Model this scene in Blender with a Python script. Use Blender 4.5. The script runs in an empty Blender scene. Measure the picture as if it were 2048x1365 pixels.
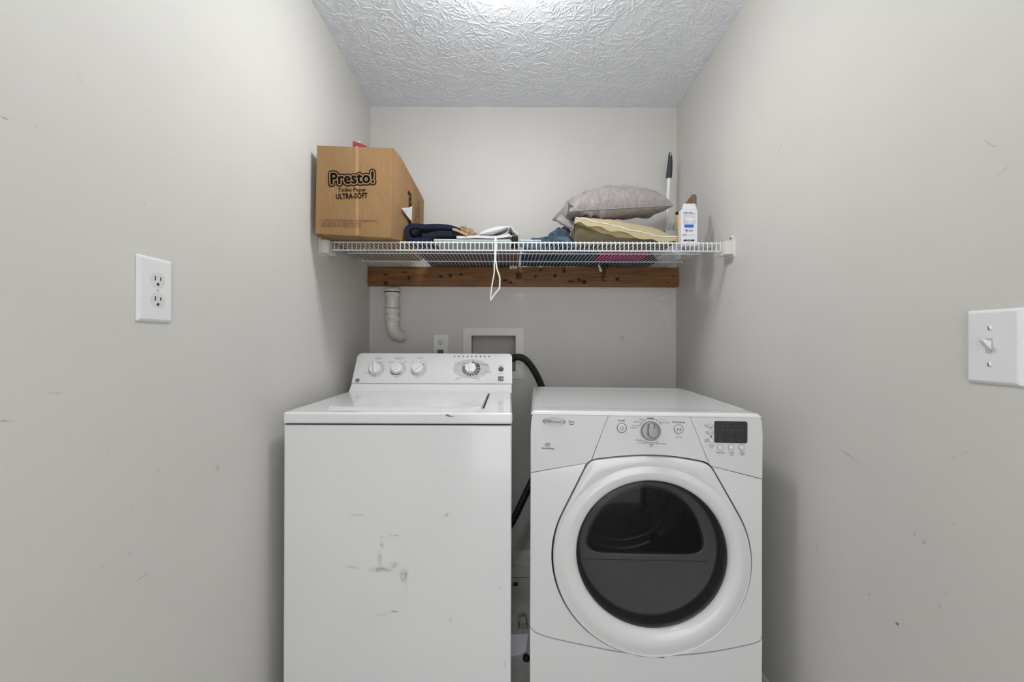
import bpy, bmesh, math, random
import numpy as np
from mathutils import Vector, Matrix, noise

R = math.radians
random.seed(7)
SC = bpy.context.scene
COL = SC.collection

# ------------------------------------------------------------------ camera
F, PX, PY, ROLL = 815.0, 1018.0, 682.0, R(0.2)      # focal length in pixels of a 2048 px wide frame
CAM = Vector((0.0, 0.0, 1.15))
cam = bpy.data.cameras.new('camera')
cam.sensor_width = 36.0
cam.lens = 36.0 * F / 2048.0
cam.shift_x = (1024.0 - PX) / 2048.0
cam.clip_start = 0.02
camera = bpy.data.objects.new('camera', cam)
camera.matrix_world = Matrix.Translation(CAM) @ Matrix.Rotation(R(90), 4, 'X') @ Matrix.Rotation(ROLL, 4, 'Z')
COL.objects.link(camera)
SC.camera = camera

# ------------------------------------------------------------------ world, exposure
FILL, LAMP, EXPO = 2.7, 65.0, 0.0
world = bpy.data.worlds.new('hallway_fill')  # uniform world light added as fill, coming in by the doorway
SC.world = world
world.use_nodes = True
wb = world.node_tree.nodes['Background']
wb.inputs['Color'].default_value = (0.97, 0.985, 1.0, 1)
wb.inputs['Strength'].default_value = FILL
SC.view_settings.view_transform = 'Standard'
SC.view_settings.look = 'None'
SC.view_settings.gamma = 1.0
SC.view_settings.use_curve_mapping = False
SC.view_settings.exposure = EXPO
SC.cycles.max_bounces = 10
SC.cycles.diffuse_bounces = 5
SC.cycles.transparent_max_bounces = 16

# ------------------------------------------------------------------ measuring helpers
def ray(px, py):
    dx, dy = px - PX, py - PY
    c, s = math.cos(ROLL), math.sin(ROLL)
    return Vector(((dx * c + dy * s) / F, 1.0, -(-dx * s + dy * c) / F))

def at(px, py, d):
    return CAM + ray(px, py) * d

class Plane:
    """a flat face in the room: ex to its right, ey up it, n out of it"""
    def __init__(s, o, ex, ey):
        s.o, s.ex, s.ey = Vector(o), Vector(ex).normalized(), Vector(ey).normalized()
        s.n = s.ex.cross(s.ey).normalized()
        m = Matrix.Identity(4)
        for i, v in enumerate((s.ex, s.ey, s.n, s.o)):
            for j in range(3):
                m[j][i] = v[j]
        s.M = m
    def hit(s, px, py, lift=0.0):
        r = ray(px, py)
        t = (s.o + s.n * lift - CAM).dot(s.n) / r.dot(s.n)
        return CAM + r * t, t
    def uv(s, px, py, lift=0.0):
        p, t = s.hit(px, py, lift)
        q = p - s.o
        return q.dot(s.ex), q.dot(s.ey)
    def mpp(s, px, py):
        return s.hit(px, py)[1] / F
    def at(s, px, py, lift=0.0):
        u, v = s.uv(px, py)
        return s.M @ Matrix.Translation((u, v, lift))

# ------------------------------------------------------------------ materials
def lin(c):
    return tuple((v / 255 / 12.92 if v / 255 <= 0.04045 else ((v / 255 + 0.055) / 1.055) ** 2.4) for v in c)

class NB:
    def __init__(s, m):
        s.t = m.node_tree
        s.n, s.l = s.t.nodes, s.t.links
    def add(s, kind, ins=None, **kw):
        nd = s.n.new('ShaderNode' + kind)
        for k, v in kw.items():
            setattr(nd, k, v)
        for k, v in (ins or {}).items():
            if hasattr(v, 'is_linked') or isinstance(v, bpy.types.NodeSocket):
                s.l.new(v, nd.inputs[k])
            else:
                nd.inputs[k].default_value = v
        return nd
    def co(s, scale=(1, 1, 1), out='Object'):
        tc = s.add('TexCoord')
        mp = s.add('Mapping', {'Vector': tc.outputs[out], 'Scale': scale})
        return mp.outputs[0]
    def noise(s, scale, detail=3, vec=None, rough=0.5):
        return s.add('TexNoise', {'Vector': vec or s.co(), 'Scale': scale, 'Detail': detail, 'Roughness': rough}).outputs[0]
    def ramp(s, fac, stops):
        r = s.add('ValToRGB', {'Fac': fac})
        e = r.color_ramp.elements
        while len(e) < len(stops):
            e.new(0.5)
        for el, (p, c) in zip(e, stops):
            el.position = p
            el.color = tuple(c) + (1,) if len(c) == 3 else c
        return r.outputs[0]

def mat(name, rgb, rough=0.5, metal=0.0, coat=0.0, spec=0.5, var=None, bump=None, sheen=0.0, alpha=None, raw=False):
    """rgb in sRGB 0..255; var=(scale, amount[, stretch]); bump=(scale, strength, distance[, stretch])"""
    m = bpy.data.materials.new(name)
    m.use_nodes = True
    b = NB(m)
    p = b.n['Principled BSDF']
    c = rgb if raw else lin(rgb)
    p.inputs['Base Color'].default_value = tuple(c) + (1,)
    p.inputs['Roughness'].default_value = rough
    p.inputs['Metallic'].default_value = metal
    p.inputs['Coat Weight'].default_value = coat
    p.inputs['Coat Roughness'].default_value = 0.05
    p.inputs['Specular IOR Level'].default_value = spec
    p.inputs['Sheen Weight'].default_value = sheen
    if var:
        f = b.noise(var[0], 4, b.co(var[2]) if len(var) > 2 else None)
        a = var[1]
        lo = tuple(v * (1 - a) for v in c)
        hi = tuple(min(1, v * (1 + a)) for v in c)
        b.l.new(b.ramp(f, [(0.3, lo), (0.7, hi)]), p.inputs['Base Color'])
    if bump:
        f = b.noise(bump[0], 3, b.co(bump[3]) if len(bump) > 3 else None)
        bp = b.add('Bump', {'Height': f, 'Strength': bump[1], 'Distance': bump[2]})
        b.l.new(bp.outputs[0], p.inputs['Normal'])
    return m

WALLC = (208, 206, 201)
M = {}
M['wall'] = mat('greige_wall_paint', WALLC, 0.55, spec=0.35, var=(2.2, 0.025), bump=(260, 0.10, 0.002))
M['ceiling'] = mat('ceiling_paint', (235, 238, 243), 0.6, spec=0.3)
M['trim'] = mat('white_trim_paint', (214, 213, 209), 0.4)
M['enamel'] = mat('washer_enamel', (232, 232, 233), 0.2, coat=0.4, var=(3, 0.012))
M['enamel_dry'] = mat('dryer_enamel', (226, 226, 227), 0.2, coat=0.4, var=(3, 0.012))
M['console'] = mat('console_plastic', (220, 220, 221), 0.42)
M['white'] = mat('white_plastic', (228, 228, 228), 0.35)
M['plate'] = mat('plate_plastic', (229, 229, 230), 0.32, coat=0.15)
M['ivory'] = mat('ivory_plastic', (222, 217, 205), 0.45)
M['wire'] = mat('vinyl_coated_wire', (222, 224, 228), 0.38)
M['bracket'] = mat('bracket_plastic', (216, 214, 208), 0.45)
M['pvc'] = mat('white_pvc', (214, 210, 202), 0.35, var=(30, 0.03))
M['frame'] = mat('painted_frame', (226, 223, 216), 0.5, var=(12, 0.03))
M['recess'] = mat('painted_recess', (186, 183, 176), 0.6, var=(10, 0.05))
M['black'] = mat('black_plastic', (16, 16, 17), 0.45)
M['hole'] = mat('dark_slot', (20, 19, 18), 0.8)
M['rubber'] = mat('black_hose_rubber', (26, 26, 26), 0.38, spec=0.5)
M['gasket'] = mat('dark_gasket', (34, 34, 35), 0.6)
M['ink'] = mat('black_print', (52, 52, 54), 0.7)
M['ink2'] = mat('grey_print', (118, 118, 120), 0.7)
M['dialgrey'] = mat('dial_grey_print', (196, 196, 197), 0.45)
M['dialdark'] = mat('dial_dark_print', (74, 74, 76), 0.5)
M['silver'] = mat('satin_silver_plastic', (150, 151, 153), 0.34, metal=0.55)
M['chrome'] = mat('chrome_badge', (150, 151, 153), 0.3, metal=0.6)
M['display'] = mat('smoked_display', (50, 50, 51), 0.22)
M['disptext'] = mat('display_print', (104, 104, 105), 0.5)
M['bowl'] = mat('smoke_grey_door_liner', (110, 109, 108), 0.32, spec=0.5)
M['bowlside'] = mat('dark_grey_door_liner', (62, 62, 63), 0.4)
M['drumwall'] = mat('drum_wall_metal', (62, 62, 63), 0.5, metal=0.3)
M['drum'] = mat('drum_metal', (104, 105, 106), 0.42, metal=0.6)
M['cardink'] = mat('carton_black_print', (16, 14, 13), 0.9, spec=0.1)
M['cardink2'] = mat('carton_thin_print', (78, 58, 40), 0.75)
M['navy'] = mat('navy_terry', (24, 31, 58), 0.95, sheen=0.25, spec=0.1, var=(220, 0.45), bump=(330, 0.9, 0.006))
M['tan'] = mat('tan_shag', (205, 178, 142), 0.95, spec=0.1, var=(60, 0.25))
M['tanhem'] = mat('tan_hem', (176, 146, 108), 0.9, var=(90, 0.15))
M['whitecloth'] = mat('white_cotton', (214, 214, 216), 0.85, spec=0.15, bump=(120, 0.15, 0.003))
M['greycloth'] = mat('pale_grey_fleece', (184, 190, 190), 0.95, sheen=0.2, spec=0.1, bump=(200, 0.4, 0.004))
M['rug'] = mat('woven_rug', (108, 98, 92), 0.95, spec=0.1, var=(38, 0.45, (1, 7, 1)), bump=(200, 0.5, 0.004))
M['denim'] = mat('blue_denim', (66, 82, 97), 0.92, spec=0.12, var=(34, 0.5, (1, 1.6, 1)), bump=(55, 0.9, 0.014))
M['magenta'] = mat('magenta_cloth', (190, 20, 112), 0.8, var=(30, 0.15))
M['blackcloth'] = mat('black_cloth', (16, 16, 18), 0.85, var=(30, 0.2))
M['piping'] = mat('white_piping', (232, 228, 218), 0.7)
M['paper'] = mat('white_paper', (226, 227, 231), 0.7)
M['greyboard'] = mat('grey_board', (196, 195, 196), 0.75)
M['blue'] = mat('blue_print', (38, 104, 190), 0.6)
M['lightblue'] = mat('pale_blue_print', (178, 200, 230), 0.6)
M['amber'] = mat('amber_pouch', (206, 148, 40), 0.45, var=(40, 0.12))
M['brownboard'] = mat('brown_board_inside', (112, 90, 70), 0.85, var=(60, 0.1))
M['silverblue'] = mat('pale_blue_film', (150, 166, 182), 0.25, spec=0.6)
M['grip'] = mat('dark_grey_grip', (56, 56, 58), 0.6)
M['red'] = mat('red_packet', (160, 56, 62), 0.4)
M['lint'] = mat('dark_lint', (30, 28, 26), 0.95)
M['plug'] = mat('grey_plug', (84, 80, 76), 0.4)
M['receptacle'] = mat('receptacle_plastic', (216, 216, 214), 0.3, var=(420, 0.1))
M['nickel'] = mat('nickel_screw', (190, 190, 188), 0.3, metal=0.9)
M['patch'] = mat('wall_filler', (216, 213, 207), 0.7)

def linen(name, rgb, scale, amt, bumpd=0.002):
    m = bpy.data.materials.new(name)
    m.use_nodes = True
    b = NB(m)
    p = b.n['Principled BSDF']
    c = lin(rgb)
    n1 = b.noise(scale, 2, b.co((1, 14, 14)))
    n2 = b.noise(scale, 2, b.co((14, 1, 1)))
    mx = b.add('Math', {0: n1, 1: n2}, operation='ADD')
    hf = b.add('Math', {0: mx.outputs[0], 1: 0.5}, operation='MULTIPLY')
    b.l.new(b.ramp(hf.outputs[0], [(0.36, [v * (1 - amt) for v in c]), (0.64, [min(1, v * (1 + amt)) for v in c])]), p.inputs['Base Color'])
    bp = b.add('Bump', {'Height': hf.outputs[0], 'Strength': 0.5, 'Distance': bumpd})
    b.l.new(bp.outputs[0], p.inputs['Normal'])
    p.inputs['Roughness'].default_value = 0.95
    p.inputs['Specular IOR Level'].default_value = 0.1
    p.inputs['Sheen Weight'].default_value = 0.15
    return m
M['linen'] = linen('grey_linen', (148, 142, 140), 26, 0.24)
M['khaki'] = linen('khaki_cotton', (176, 162, 128), 40, 0.07, 0.001)
M['khakishade'] = linen('shaded_khaki_cotton', (112, 102, 79), 40, 0.09, 0.001)  # same khaki cotton, darkened to carry the shade of the underside

def wood_mat():
    m = bpy.data.materials.new('stained_pine')
    m.use_nodes = True
    b = NB(m)
    p = b.n['Principled BSDF']
    n1 = b.noise(9, 5, b.co((0.5, 6, 9)), 0.6)
    n2 = b.noise(40, 4, b.co((0.25, 6, 6)), 0.6)
    mx = b.add('Math', {0: n1, 1: n2}, operation='ADD')
    hf = b.add('Math', {0: mx.outputs[0], 1: 0.5}, operation='MULTIPLY')
    base = b.ramp(hf.outputs[0], [(0.34, lin((82, 52, 23))), (0.5, lin((122, 80, 37))), (0.68, lin((146, 101, 50)))])
    # knots
    vo = b.add('TexVoronoi', {'Vector': b.co((7, 1, 17)), 'Scale': 1.0, 'Randomness': 1.0})
    kn = b.ramp(vo.outputs['Distance'], [(0.05, (0.12, 0.10, 0.09)), (0.13, (1, 1, 1))])
    mul = b.add('MixRGB', {'Fac': 1.0, 'Color1': base, 'Color2': kn}, blend_type='MULTIPLY')
    b.l.new(mul.outputs[0], p.inputs['Base Color'])
    p.inputs['Roughness'].default_value = 0.55
    bp = b.add('Bump', {'Height': hf.outputs[0], 'Strength': 0.2, 'Distance': 0.003})
    b.l.new(bp.outputs[0], p.inputs['Normal'])
    return m
M['wood'] = wood_mat()

def card_mat():
    m = bpy.data.materials.new('corrugated_cardboard')
    m.use_nodes = True
    b = NB(m)
    p = b.n['Principled BSDF']
    n1 = b.noise(60, 4, b.co((9, 9, 0.6)))
    n2 = b.noise(5, 4)
    mx = b.add('Math', {0: n1, 1: n2}, operation='ADD')
    hf = b.add('Math', {0: mx.outputs[0], 1: 0.5}, operation='MULTIPLY')
    b.l.new(b.ramp(hf.outputs[0], [(0.34, lin((140, 109, 74))), (0.66, lin((162, 129, 91)))]), p.inputs['Base Color'])
    p.inputs['Roughness'].default_value = 0.8
    p.inputs['Specular IOR Level'].default_value = 0.2
    bp = b.add('Bump', {'Height': n1, 'Strength': 0.12, 'Distance': 0.002})
    b.l.new(bp.outputs[0], p.inputs['Normal'])
    return m
M['card'] = card_mat()
M['tape'] = mat('paper_tape', (172, 139, 100), 0.55, var=(30, 0.06))
M['crease'] = mat('carton_crease', (98, 72, 46), 0.85)

def floor_mat():
    m = bpy.data.materials.new('speckled_vinyl')
    m.use_nodes = True
    b = NB(m)
    p = b.n['Principled BSDF']
    big = b.ramp(b.noise(6, 5), [(0.3, lin((156, 154, 150))), (0.7, lin((190, 188, 184)))])
    sp = b.ramp(b.noise(170, 2), [(0.30, (0.35, 0.35, 0.34)), (0.38, (1, 1, 1))])
    mul = b.add('MixRGB', {'Fac': 1.0, 'Color1': big, 'Color2': sp}, blend_type='MULTIPLY')
    b.l.new(mul.outputs[0], p.inputs['Base Color'])
    p.inputs['Roughness'].default_value = 0.5
    return m
M['floor'] = floor_mat()

def smoke_glass(name, tint, gloss=0.03, ior=1.33):
    m = bpy.data.materials.new(name)
    m.use_nodes = True
    b = NB(m)
    b.n.remove(b.n['Principled BSDF'])
    out = b.n['Material Output']
    tr = b.add('BsdfTransparent', {'Color': tuple(tint) + (1,)})
    gl = b.add('BsdfGlossy', {'Color': (1, 1, 1, 1), 'Roughness': gloss})
    fr = b.add('Fresnel', {'IOR': ior})
    mx = b.add('MixShader', {0: fr.outputs[0], 1: tr.outputs[0], 2: gl.outputs[0]})
    b.l.new(mx.outputs[0], out.inputs['Surface'])
    return m
M['glass'] = smoke_glass('smoked_door_glass', (0.8, 0.8, 0.81), 0.03, 1.22)
M['pane'] = smoke_glass('inner_door_window', (0.55, 0.55, 0.56), 0.1, 1.12)
M['clear'] = smoke_glass('clear_wrapper_film', (0.93, 0.93, 0.93), 0.12)

def scuff_mat(name, rgb, strength, stretch=(1, 1, 1), soft=0.9, nlo=0.38):
    """a worn mark whose own soft ragged outline is in its alpha"""
    m = bpy.data.materials.new(name)
    m.use_nodes = True
    b = NB(m)
    p = b.n['Principled BSDF']
    p.inputs['Base Color'].default_value = lin(rgb) + (1,)
    p.inputs['Roughness'].default_value = 0.7
    uv = b.co((2, 2, 2), 'UV')
    mp = b.add('VectorMath', {0: uv, 1: (-1, -1, 0)}, operation='ADD')
    ln = b.add('VectorMath', {0: mp.outputs[0]}, operation='LENGTH')
    rad = b.ramp(ln.outputs['Value'], [(1 - soft, (1, 1, 1)), (1.0, (0, 0, 0))])
    nz = b.ramp(b.noise(130, 4, b.co(stretch)), [(nlo, (0.1, 0.1, 0.1)), (nlo + 0.22, (1, 1, 1))])
    k = b.add('Math', {0: rad, 1: nz}, operation='MULTIPLY')
    k2 = b.add('Math', {0: k.outputs[0], 1: strength}, operation='MULTIPLY')
    b.l.new(k2.outputs[0], p.inputs['Alpha'])
    return m
M['scuff'] = scuff_mat('grey_scuff', (84, 82, 80), 0.42)
M['scufflight'] = scuff_mat('faint_scuff', (110, 108, 105), 0.3)
M['scuffdark'] = scuff_mat('dark_scuff', (50, 48, 46), 0.9, soft=0.7)
M['knot'] = scuff_mat('dark_knot', (40, 23, 11), 1.1, soft=0.95, nlo=0.2)

def smear_mat(name, rgb, cut, stretch=(1, 1, 1)):
    m = bpy.data.materials.new(name)
    m.use_nodes = True
    b = NB(m)
    p = b.n['Principled BSDF']
    p.inputs['Base Color'].default_value = lin(rgb) + (1,)
    p.inputs['Roughness'].default_value = 0.65
    p.inputs['Specular IOR Level'].default_value = 0.35
    uv = b.co((2, 2, 2), 'UV')
    mp = b.add('VectorMath', {0: uv, 1: (-1, -1, 0)}, operation='ADD')
    ln = b.add('VectorMath', {0: mp.outputs[0]}, operation='LENGTH')
    nz = b.noise(45, 5, b.co(stretch), 0.65)
    k = b.add('Math', {0: nz, 1: ln.outputs['Value']}, operation='SUBTRACT')
    st = b.add('Math', {0: k.outputs[0], 1: cut}, operation='GREATER_THAN')
    b.l.new(st.outputs[0], p.inputs['Alpha'])
    return m
M['smear'] = smear_mat('pale_paint_smear', (213, 211, 206), -0.20)
M['smearband'] = smear_mat('old_paint_band', (212, 210, 205), -0.22, (0.25, 1, 1))

def emit_mat(name, rgb, strength):
    m = bpy.data.materials.new(name)
    m.use_nodes = True
    p = m.node_tree.nodes['Principled BSDF']
    p.inputs['Base Color'].default_value = (0.9, 0.9, 0.9, 1)
    p.inputs['Emission Color'].default_value = tuple(rgb) + (1,)
    p.inputs['Emission Strength'].default_value = strength
    return m
M['lamp'] = emit_mat('lit_lamp_glass', (0.972, 0.986, 1.0), LAMP)

# ------------------------------------------------------------------ mesh helpers
BASE = {}

def thing(name, label, cat, loc, group=None):
    o = bpy.data.objects.new(name, None)
    o.empty_display_size = 0.05
    o.location = loc
    o['label'] = label
    o['category'] = cat
    if group:
        o['group'] = group
    COL.objects.link(o)
    BASE[o] = Vector(loc)
    return o

def tag(o, label, cat, group=None):
    o['label'] = label
    o['category'] = cat
    if group:
        o['group'] = group
    return o

def obj(name, bm, m, parent=None, angle=38, label=None, kind=None, mats=None):
    """the bmesh (in room coordinates) becomes one mesh object"""
    if parent is not None:
        base = BASE[parent]
    else:
        cs = [v.co for v in bm.verts]
        lo = [min(c[i] for c in cs) for i in range(3)]
        hi = [max(c[i] for c in cs) for i in range(3)]
        base = Vector(((lo[0] + hi[0]) / 2, (lo[1] + hi[1]) / 2, lo[2]))
    bmesh.ops.translate(bm, verts=bm.verts, vec=-base)
    me = bpy.data.meshes.new(name)
    bm.to_mesh(me)
    bm.free()
    for x in (mats or [m]):
        me.materials.append(x)
    if angle:
        me.shade_smooth()
        me.set_sharp_from_angle(angle=R(angle))
    o = bpy.data.objects.new(name, me)
    if 0 < angle <= 45 and len(me.polygons) < 4000:
        wn = o.modifiers.new('even_shading', 'WEIGHTED_NORMAL')
        wn.keep_sharp = True
    COL.objects.link(o)
    if parent is not None:
        o.parent = parent
    else:
        o.location = base
    BASE[o] = base.copy()
    if label:
        o['label'] = label
    if kind:
        o['kind'] = kind
    return o

def struct(name, bm, m, angle=38):
    return obj(name, bm, m, None, angle, None, 'structure')

def put(bm, tmp, mtx=None):
    if mtx is not None:
        tmp.transform(mtx)
    me = bpy.data.meshes.new('tmp')
    tmp.to_mesh(me)
    tmp.free()
    bm.from_mesh(me)
    bpy.data.meshes.remove(me)
    return bm

def box(bm, lo, hi, bevel=0.0, seg=2, mtx=None):
    t = bmesh.new()
    bmesh.ops.create_cube(t, size=1.0)
    for v in t.verts:
        v.co = Vector([lo[i] + (hi[i] - lo[i]) * (v.co[i] + 0.5) for i in range(3)])
    if bevel:
        bmesh.ops.bevel(t, geom=t.edges[:], offset=bevel, segments=seg, profile=0.5, affect='EDGES')
    return put(bm, t, mtx)

def prism(bm, pts, z0, z1, mtx=None, bevel=0.0, seg=2, backbevel=False):
    """polygon in plane coordinates, extruded from z0 to z1; the z1 rim is bevelled"""
    t = bmesh.new()
    a = sum(pts[i][0] * pts[(i + 1) % len(pts)][1] - pts[(i + 1) % len(pts)][0] * pts[i][1] for i in range(len(pts)))
    if a < 0:
        pts = pts[::-1]
    lo = [t.verts.new((p[0], p[1], z0)) for p in pts]
    hi = [t.verts.new((p[0], p[1], z1)) for p in pts]
    n = len(pts)
    top = t.faces.new(hi)
    t.faces.new(lo[::-1])
    for i in range(n):
        t.faces.new((lo[i], lo[(i + 1) % n], hi[(i + 1) % n], hi[i]))
    if bevel:
        bmesh.ops.bevel(t, geom=list(top.edges), offset=bevel, segments=seg, profile=0.5, affect='EDGES')
    big = [f for f in t.faces if len(f.verts) > 4]
    bmesh.ops.triangulate(t, faces=big, ngon_method='EAR_CLIP')
    return put(bm, t, mtx)

def rrect(w, h, r, n=5, cx=0.0, cy=0.0, corners=(1, 1, 1, 1)):
    """rounded rectangle; corners = (top right, top left, bottom left, bottom right)"""
    out = []
    for k, (sx, sy) in enumerate(((1, 1), (-1, 1), (-1, -1), (1, -1))):
        rr = r if corners[k] else 1e-4
        ox, oy = cx + sx * (w / 2 - rr), cy + sy * (h / 2 - rr)
        for i in range(n + 1):
            a = k * math.pi / 2 + (math.pi / 2) * i / n
            out.append((ox + rr * math.cos(a), oy + rr * math.sin(a)))
    return out

def circ(r, n=32, cx=0.0, cy=0.0, ry=None):
    return [(cx + r * math.cos(2 * math.pi * i / n), cy + (ry or r) * math.sin(2 * math.pi * i / n)) for i in range(n)]

def lathe(bm, prof, mtx=None, n=32, cap0=True, cap1=True):
    t = bmesh.new()
    rings = [[t.verts.new((r * math.cos(2 * math.pi * i / n), r * math.sin(2 * math.pi * i / n), z)) for i in range(n)] for r, z in prof]
    for a, b in zip(rings, rings[1:]):
        for i in range(n):
            t.faces.new((a[i], a[(i + 1) % n], b[(i + 1) % n], b[i]))
    if cap0:
        t.faces.new(rings[0][::-1])
    if cap1:
        t.faces.new(rings[-1])
    bmesh.ops.recalc_face_normals(t, faces=t.faces[:])
    return put(bm, t, mtx)

def catmull(pts, n=8):
    pts = [Vector(p) for p in pts]
    P = [pts[0] * 2 - pts[1]] + pts + [pts[-1] * 2 - pts[-2]]
    out = []
    for i in range(1, len(P) - 2):
        for k in range(n):
            t = k / n
            a, b, c, d = P[i - 1], P[i], P[i + 1], P[i + 2]
            out.append(0.5 * ((2 * b) + (c - a) * t + (2 * a - 5 * b + 4 * c - d) * t * t + (3 * b - a - 3 * c + d) * t ** 3))
    out.append(pts[-1])
    return out

def tube(bm, pts, r, n=10, cap=True, squash=1.0, up=None):
    pts = [Vector(p) for p in pts]
    rs = r if isinstance(r, (list, tuple)) else [r] * len(pts)
    rings = []
    u = None
    for i, p in enumerate(pts):
        t = (pts[min(i + 1, len(pts) - 1)] - pts[max(i - 1, 0)]).normalized()
        if u is None:
            u = Vector(up) if up else (Vector((0, 0, 1)) if abs(t.z) < 0.9 else Vector((0, 1, 0)))
        u = (u - t * u.dot(t)).normalized()
        w = t.cross(u)
        rings.append([bm.verts.new(p + (u * math.cos(2 * math.pi * k / n) * squash + w * math.sin(2 * math.pi * k / n)) * rs[i]) for k in range(n)])
    for a, b in zip(rings, rings[1:]):
        for k in range(n):
            bm.faces.new((a[k], b[k], b[(k + 1) % n], a[(k + 1) % n]))
    if cap:
        bm.faces.new(rings[0])
        bm.faces.new(rings[-1][::-1])
    return bm

def resample(pts, step):
    out, acc = [pts[0].copy()], 0.0
    for a, b in zip(pts, pts[1:]):
        L = (b - a).length
        while acc + L >= step:
            a = a + (b - a) * ((step - acc) / L)
            L = (b - a).length
            out.append(a.copy())
            acc = 0.0
        acc += L
    return out

def loops(bm, ls, mtx=None, close0=False, close1=False):
    t = bmesh.new()
    rings = [[t.verts.new(p) for p in L] for L in ls]
    n = len(ls[0])
    for a, b in zip(rings, rings[1:]):
        for i in range(n):
            t.faces.new((a[i], a[(i + 1) % n], b[(i + 1) % n], b[i]))
    if close0:
        t.faces.new(rings[0])
    if close1:
        t.faces.new(rings[-1])
    bmesh.ops.recalc_face_normals(t, faces=t.faces[:])
    return put(bm, t, mtx)

def fbm(p, oct=4):
    return noise.fractal(Vector(p), 1.0, 2.0, oct)

def new():
    return bmesh.new()

# lettering -------------------------------------------------------
def text(bm, mtx, body, size, align='CENTER', bold=0.0, sx=1.0, rot=0.0, lift=0.0006, extrude=0.0, space=1.0, line=1.0):
    cu = bpy.data.curves.new('t', 'FONT')
    cu.body = body
    cu.size = size
    cu.align_x = align
    cu.offset = bold * size
    cu.extrude = extrude
    cu.space_character = space
    cu.space_line = line
    cu.resolution_u = 3
    o = bpy.data.objects.new('t', cu)
    me = bpy.data.meshes.new_from_object(o)
    me.transform(mtx @ Matrix.Translation((0, 0, lift)) @ Matrix.Rotation(rot, 4, 'Z') @ Matrix.Diagonal((sx, 1, 1, 1)))
    bm.from_mesh(me)
    bpy.data.meshes.remove(me)
    bpy.data.objects.remove(o)
    bpy.data.curves.remove(cu)

def ptext(bm, pl, body, px, py, hpx, **kw):
    """cap height hpx pixels, baseline middle at (px, py) on the plane pl"""
    text(bm, pl.at(px, py), body, hpx * pl.mpp(px, py) / 0.72, **kw)

def ring(bm, r0, r1, mtx, a0=0.0, a1=360.0, n=40, z=0.0006, cx=0, cy=0, ry=1.0):
    t = bmesh.new()
    prev = None
    for i in range(n + 1):
        a = R(a0 + (a1 - a0) * i / n)
        p = (t.verts.new((cx + r0 * math.cos(a), cy + ry * r0 * math.sin(a), z)), t.verts.new((cx + r1 * math.cos(a), cy + ry * r1 * math.sin(a), z)))
        if prev:
            t.faces.new((prev[0], prev[1], p[1], p[0]))
        prev = p
    return put(bm, t, mtx)

def flat(bm, pts, mtx, z=0.0006):
    t = bmesh.new()
    f = t.faces.new([t.verts.new((p[0], p[1], z)) for p in pts])
    bmesh.ops.triangulate(t, faces=[f], ngon_method='EAR_CLIP')
    return put(bm, t, mtx)

MARKS = [0]
def mark(pl, px, py, wpx, hpx, m, parent, rot=0.0, lift=0.0007, name='scuff_mark'):
    MARKS[0] = (MARKS[0] + 1) % 12
    lift += MARKS[0] * 0.00006
    """a flat worn mark on a face"""
    k = pl.mpp(px, py)
    t = bmesh.new()
    uvl = t.loops.layers.uv.new('UVMap')
    w, h = wpx * k / 2, hpx * k / 2
    f = t.faces.new([t.verts.new(p) for p in ((-w, -h, 0), (w, -h, 0), (w, h, 0), (-w, h, 0))])
    for lp, uv in zip(f.loops, ((0, 0), (1, 0), (1, 1), (0, 1))):
        lp[uvl].uv = uv
    t.transform(pl.at(px, py, lift) @ Matrix.Rotation(rot, 4, 'Z'))
    return obj(name, t, m, parent, 0)

# ------------------------------------------------------------------ the room
YB, YF = 2.10, -0.9
def xl(y): return -0.719 + (YB - y) * 0.0243
def xr(y): return 0.861 - (YB - y) * 0.040
ZC = 2.356
BACK = Plane((0, YB, 0), (1, 0, 0), (0, 0, 1))
LEFT = Plane((xl(YB), YB, 0), (-0.0243, 1, 0), (0, 0, 1))
RIGHT = Plane((xr(YB), YB, 0), (-0.040, -1, 0), (0, 0, 1))

def quad(bm, *ps):
    bm.faces.new([bm.verts.new(p) for p in ps])

# back wall with the opening of the washer outlet box in it
hx0, hy1 = BACK.uv(943, 671)
hx1, hy0 = BACK.uv(1031, 742)
b = new()
for (x0, x1, z0, z1) in ((xl(YB), hx0, 0, ZC), (hx1, xr(YB), 0, ZC), (hx0, hx1, 0, hy0), (hx0, hx1, hy1, ZC)):
    quad(b, (x0, YB, z0), (x1, YB, z0), (x1, YB, z1), (x0, YB, z1))
bmesh.ops.remove_doubles(b, verts=b.verts, dist=1e-5)
wall_back = struct('wall_back', b, M['wall'], 0)
b = new(); quad(b, (xl(YB), YB, 0), (xl(YB), YB, ZC), (xl(YF), YF, ZC), (xl(YF), YF, 0)); wall_left = struct('wall_left', b, M['wall'], 0)
b = new(); quad(b, (xr(YB), YB, 0), (xr(YF), YF, 0), (xr(YF), YF, ZC), (xr(YB), YB, ZC)); wall_right = struct('wall_right', b, M['wall'], 0)
b = new()
for (x0, x1, z0, z1) in ((xl(YF), -0.30, 0, ZC), (0.70, xr(YF), 0, ZC), (-0.30, 0.70, 2.25, ZC)):  # unseen doorway, placed and widened to let the fill reach the walls
    box(b, (x0, YF - 0.11, z0), (x1, YF, z1))
struct('wall_front', b, M['wall'], 0)
b = new()
for (x0, x1, z0, z1) in ((-0.36, -0.30, 0, 2.25), (0.70, 0.735, 0, 2.25), (-0.36, 0.735, 2.25, 2.31)):
    box(b, (x0, YF, z0), (x1, YF + 0.018, z1), 0.004)
struct('trim_1', b, M['trim'])
b = new(); quad(b, (-0.8, -1.2, 0), (0.95, -1.2, 0), (0.95, YB, 0), (-0.8, YB, 0)); floor = struct('floor', b, M['floor'], 0)
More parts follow.
